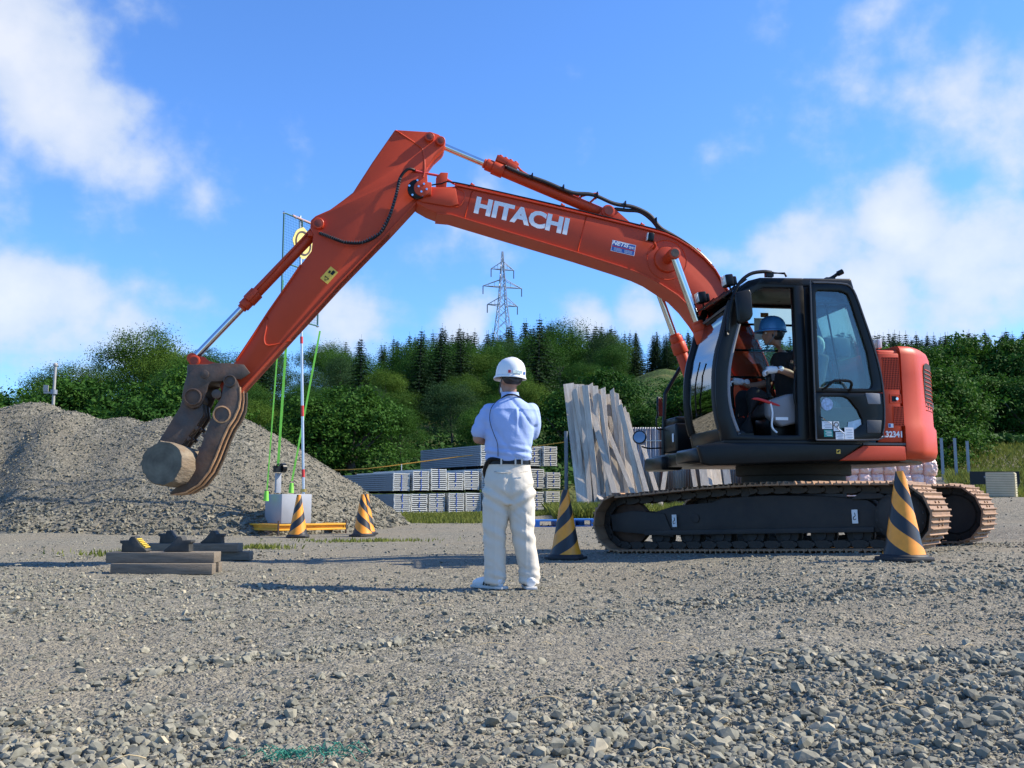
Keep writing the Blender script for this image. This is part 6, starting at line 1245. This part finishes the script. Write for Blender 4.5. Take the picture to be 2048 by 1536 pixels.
def cards(C, Nn, S, seed, asp=.62):
    """leaf quads: centres, normals, sizes"""
    g = np.random.default_rng(seed); n = len(C); r = g.normal(size=(n, 3)); u = np.cross(Nn, r); u /= np.linalg.norm(u, axis=1)[:, None] + 1e-9; w = np.cross(Nn, u); a, b_ = u * S[:, None], w * S[:, None] * asp; k = Nn * S[:, None] * .25
    V = np.stack([C - a, C - b_ * .9 + k, C + a * 1.1, C + b_ * .9 + k], 1).reshape(-1, 3); F = np.arange(4 * n).reshape(n, 4); return V, F
def broad_crown(seed, h=7., rad=2.7, base=.22, nclump=270, per=100, leaf=.055):
    g = np.random.default_rng(seed); CC = []; NN = []; SS = []
    lob = [(g.uniform(-.6, .6) * rad * .75, g.uniform(-.6, .6) * rad * .75, h * g.uniform(.45, .80), rad * g.uniform(.42, .70)) for _ in range(9)] + [(0, 0, h * .78, rad * .6), (0, 0, h * .5, rad * .85), (0, 0, h * .30, rad * .8), (.4 * rad, .1, h * .25, rad * .6), (-.4 * rad, -.1, h * .25, rad * .6)]
    for k in range(nclump):
        lx, ly, lz, lr = lob[g.integers(len(lob))]; d = g.normal(size=3); d /= np.linalg.norm(d); d[2] = abs(d[2]) * .9 - .25 * (g.random() < .45); d /= np.linalg.norm(d)
        c = np.array([lx, ly, lz]) + d * lr * g.uniform(.82, 1.06) * np.array([1, 1, .85]); cr = rad * g.uniform(.13, .24); n = int(per * g.uniform(.6, 1.4))
        o = g.normal(size=(n, 3)) * np.array([1, 1, .48]) * cr * .75; CC.append(c + o); nn = d * .55 + g.normal(size=(n, 3)) * .55 + np.array([0, 0, .45]); NN.append(nn / np.linalg.norm(nn, axis=1)[:, None]); SS.append(leaf * g.uniform(.6, 1.3, n))
    C = np.concatenate(CC); k = C[:, 2] > .15; V, F = cards(C[k], np.concatenate(NN)[k], np.concatenate(SS)[k], seed); return np_mesh('crown', V, F, BRO)
def broad_trunk(seed, h=7.):
    g = np.random.default_rng(seed); mb = MB(); mb.tube([(0, 0, -.5), (.05, .02, h * .2), (-.08, .05, h * .45), (.05, 0, h * .8)], [.17, .14, .10, .03], 8, 4)
    for k in range(7): a = g.uniform(0, 6.28); z = h * g.uniform(.22, .55); l = g.uniform(.7, 1.3); mb.tube([(0, 0, z), (math.cos(a) * l * .5, math.sin(a) * l * .5, z + l * .45), (math.cos(a) * l, math.sin(a) * l, z + l * .95)], [.07, .045, .015], 6, 3)
    return mb.mesh('trunk', TRUNK)
def conifer_crown(seed, h=10., rad=1.9):
    g = np.random.default_rng(seed); CC = []; NN = []; SS = []; z = h * .10; tier = 0
    while z < h * .985:
        f = 1 - z / h; rr = rad * (f ** .66) * g.uniform(.85, 1.1) + .05; nb = max(4, int(11 * f + 4)); a0 = g.uniform(0, 6.28)
        for k in range(nb):
            a = a0 + 6.283 * k / nb + g.normal(0, .12); L_ = rr * g.uniform(.72, 1.12); m_ = max(3, int(L_ * 10)); t = (np.arange(m_) + .6) / m_
            x, y = np.cos(a) * L_ * t, np.sin(a) * L_ * t; zz_ = z + L_ * (.10 * t - .32 * t * t + .10 * t ** 4); 
            for q in range(2): CC.append(np.stack([x + g.normal(0, .05, m_), y + g.normal(0, .05, m_), zz_ + g.normal(0, .04, m_)], 1)); nn = np.array([np.cos(a) * .3, np.sin(a) * .3, 1.]) + g.normal(size=(m_, 3)) * .35; NN.append(nn / np.linalg.norm(nn, axis=1)[:, None]); SS.append(.21 * (1.15 - .5 * t) * g.uniform(.8, 1.2, m_) * (.6 + .4 * f))
        z += .26 + .20 * f; tier += 1
    top = np.stack([np.zeros(6), np.zeros(6), np.linspace(h * .95, h * 1.03, 6)], 1); CC.append(top); NN.append(np.tile([1., .3, .2], (6, 1)) / 1.07); SS.append(np.full(6, .09))
    V, F = cards(np.concatenate(CC), np.concatenate(NN), np.concatenate(SS), seed, .42); return np_mesh('crown', V, F, CON)
def make_tree(crown, trunk, nm): 
    t = thing(nm, 'x', 'tree'); obj('crown', crown, t); obj('trunk', trunk, t); return t
BRO2 = leaf_mat('light_leaf', (.036, .085, .010), (.085, .150, .018)); BRO3 = leaf_mat('grey_green_leaf', (.024, .060, .020), (.050, .105, .034))
BROADS = [make_tree(broad_crown(40 + i, 7, 2.6 + .25 * (i % 3)), broad_trunk(60 + i), 'broadleaf_tree') for i in range(6)]
for i_, m_ in ((1, BRO2), (4, BRO3), (5, BRO2)): BROADS[i_].children[0].data.materials[0] = m_
mbt = MB(); mbt.tube([(0, 0, -.5), (0, 0, 5), (0, 0, 9.8)], [.17, .10, .02], 7, 2); CTR = mbt.mesh('trunk', TRUNK)
CONS = [make_tree(conifer_crown(80 + i, 10, 2.9 + .4 * (i % 3)), CTR, 'conifer_tree') for i in range(4)]
used = set()
def place_tree(protos, x, y, s, rz, label, grp, sz=1.):
    p = protos[random.randrange(len(protos))]
    if p.name in used: t = copy_tree(p)
    else: t = p; used.add(p.name)
    t.location = (x, y, gz(x, y) - .15); t.rotation_euler = (R(random.uniform(-3, 3)), R(random.uniform(-3, 3)), rz); t.scale = (s, s, s * sz); t['label'] = label; t['group'] = grp
BL_ = [(9, 'leafy green tree at the foot of the hill behind the yard'), (99, 'leafy green tree on the wooded slope below the conifers')]
random.seed(11)
# skyline target heights (picture y of the tree tops at picture x) keep the wood's outline like the hillside seen
SKX = [-400, 0, 60, 180, 280, 420, 560, 680, 760, 860, 960, 1050, 1200, 1300, 1400, 1700, 1900, 2048, 2500]; SKY_ = [800, 770, 735, 700, 660, 672, 665, 665, 675, 645, 650, 630, 640, 650, 650, 655, 655, 650, 650]
def cap_scale(x, y, h, drop=12, layer=False):
    pxx = 1024 + FPX * x / y; sk = np.interp(pxx, SKX, SKY_) + drop
    if layer: f = min(1, max(0, (y - 36) / 70)) ** .6; sk = sk * f + (sk + 125) * (1 - f)
    return (at(pxx, sk, y).z - gz(x, y)) / h
rows = [(37, 3.0, .75), (42, 3.4, .95), (48, 3.8, 1.0), (55, 4.2, 1.1), (63, 4.8, 1.2), (73, 5.4, 1.3), (86, 6.0, 1.4), (100, 6.4, 1.5), (118, 7.0, 1.6)]
for D, sp, sc in rows:
    n = int(2 * .60 * D / sp)
    for k in range(n + 1):
        x = -.60 * D + k * sp + random.uniform(-1, 1) * sp * .35; y = D + random.uniform(-.35, .35) * sp; r_ = x / y
        if y < 46 and .02 < r_ < .33: continue                         # boards, fence and grass bank stay clear
        if .115 < r_ < .19 and y < 108: continue                  # open grassy slope
        if y < 48 and r_ > .30: continue
        if r_ > .33 and 48 < y: continue
        s = sc * random.uniform(.78, 1.18) * (1.5 if r_ < -.2 else 1.1); cs = cap_scale(x, y, 7., 14 if r_ < -.08 else 26, True)
        if cs < .28: continue
        s = min(s, cs * random.uniform(.80, 1.0)); place_tree(BROADS, x, y, s, random.uniform(0, 6.28), BL_[0][1] if y < 60 else BL_[1][1], 'broadleaf trees at the foot of the hill' if y < 60 else 'broadleaf trees higher on the slope', random.uniform(.9, 1.15))
for D, sp, x0, x1 in ((128, 3.6, -.13, .60), (140, 3.2, -.12, .60), (152, 3.0, -.14, .60), (166, 3.2, -.18, .60), (66, 3.0, .34, .60), (78, 3.2, .34, .60), (92, 3.4, .33, .60), (112, 3.6, .17, .60), (124, 3.6, .10, .60)):
    n = int((x1 - x0) * D / sp)
    for k in range(n + 1):
        x = x0 * D + k * sp + random.uniform(-1, 1); y = D + random.uniform(-2, 2); cs = cap_scale(x, y, 10.) 
        if cs < .3: continue
        s = min(random.uniform(.85, 1.25) * (1.7 if D > 120 else 1.1), cs * random.uniform(.93, 1.03)); place_tree(CONS, x, y, s, random.uniform(0, 6.28), 'dark spruce on the ridge behind the leafy slope' if D > 120 else 'dark spruce in the stand on the right of the slope', 'spruces along the ridge' if D > 120 else 'spruces lower on the slope')
for px, y in ((835, 66), (875, 70), (1075, 64), (720, 72), (925, 74), (1690, 60), (520, 70)):
    x = px_x(px, y); place_tree(CONS, x, y, min(1.1, cap_scale(x, y, 10.) * 1.06), random.uniform(0, 6), 'dark spruce standing among the leafy trees of the slope', 'spruces among the broadleaf trees')
for t in BROADS + CONS:
    if t.name not in used:
        for c in list(t.children): bpy.data.objects.remove(c)
        bpy.data.objects.remove(t)
# bushes near the fence and on the grassy bank
BUSH = make_tree(broad_crown(140, 2.6, 1.3, .0, 120, 90, .055), broad_trunk(141, 1.6), 'bush'); first = True
for px, D, s in ((1290, 40, .7), (1340, 44, .7), (1240, 46, 1.1), (1390, 42, 1.3), (1200, 42, 1.4), (1150, 38, 1.2), (1885, 27, 1.1), (1850, 26, .9), (1800, 27, 1.2), (1990, 34, .95), (1920, 33, .8), (2060, 33, .9), (1740, 28, 1.2), (1700, 44, 1.6), (1790, 46, 1.8), (1860, 44, 1.7), (1940, 46, 1.9), (2020, 45, 1.8), (2090, 46, 1.9), (60, 34, 1.3), (180, 33, 1.2), (300, 33, 1.3), (420, 34, 1.3), (230, 36, 1.5), (360, 36, 1.6), (140, 37, 1.6), (20, 37, 1.5), (1480, 38, 1.5), (1560, 36, 1.5), (620, 34, 1.2), (700, 35, 1.3)):
    t = BUSH if first else copy_tree(BUSH); first = False; x = px_x(px, D); t.location = (x, D, gz(x, D) - .1); t.scale = (s, s, s); t.rotation_euler = (0, 0, random.uniform(0, 6)); tag(t, 'low green bush growing along the foot of the hill', 'bush', 'bushes at the foot of the hill')
# undergrowth carpet on the slope, grass by the deck stack and on the right bank
g = np.random.default_rng(77); n = 70000; y = 29 + 55 * g.random(n) ** 1.6; x = (g.random(n) * 2 - 1) * .62 * y; k = ~((y < 33) & (x < 9)); x, y = x[k], y[k]
nn = g.normal(size=(len(x), 3)) * .5 + np.array([0, -.3, .8]); nn /= np.linalg.norm(nn, axis=1)[:, None]; V, F = cards(np.stack([x, y, zg(x, y, False) + g.random(len(x)) * .35], 1), nn, g.uniform(.07, .17, len(x)), 78)
tag(obj('undergrowth', np_mesh('undergrowth', V, F, UND_)), 'dark green undergrowth covering the foot of the slope', 'undergrowth', kind='stuff')
def grass(n, fx, hh, seed):
    g = np.random.default_rng(seed); x, y = fx(g, n); z = zg(x, y, False); a = g.random(len(x)) * 6.283; w = g.uniform(.006, .014, len(x)); h = hh * g.uniform(.5, 1.3, len(x)); lx, ly = g.normal(0, .35, len(x)) * h, g.normal(0, .35, len(x)) * h
    dx, dy = np.cos(a) * w, np.sin(a) * w; V = np.stack([np.stack([x - dx, y - dy, z - .01], 1), np.stack([x + dx, y + dy, z - .01], 1), np.stack([x + dx * .6 + lx * .45, y + dy * .6 + ly * .45, z + h * .6], 1), np.stack([x + lx, y + ly, z + h], 1)], 1).reshape(-1, 3); return V, np.arange(len(V)).reshape(-1, 4)
zones = [(16000, lambda g, n: ((lambda y: (np.interp(y, [21, 24, 27, 31], [-2.6, -3.4, -3.5, -3]) + g.random(n) * np.interp(y, [21, 24, 31], [1.2, 4.0, 9.0]), y))(21.5 + 8.5 * g.random(n) ** .8)), .10),
         (9000, lambda g, n: (g.uniform(1.0, 3.2, n), g.uniform(22.5, 28, n)), .28), (14000, lambda g, n: ((lambda y: (y * g.uniform(.455, .60, n), y))(g.uniform(17.5, 30, n))), .20), (9000, lambda g, n: ((lambda y: (y * g.uniform(.10, .45, n), y))(g.uniform(24.5, 30, n))), .25),
         (500, lambda g, n: (g.normal(-4.3, .35, n), g.normal(11.2, .15, n)), .06), (300, lambda g, n: (g.normal(-3.2, .2, n), g.normal(12.2, .12, n)), .06), (500, lambda g, n: (g.normal(-2.2, .5, n), g.normal(14.2, .2, n)), .05)]
VV = []; FF = []; off = 0
for i, (n, fx, hh) in enumerate(zones): V, F = grass(n, fx, hh, 200 + i); VV.append(V); FF.append(F + off); off += len(V)
tag(obj('grass', np_mesh('grass', np.concatenate(VV), np.concatenate(FF), GRA)), 'short sunlit grass at the edge of the gravel yard', 'grass', kind='stuff')
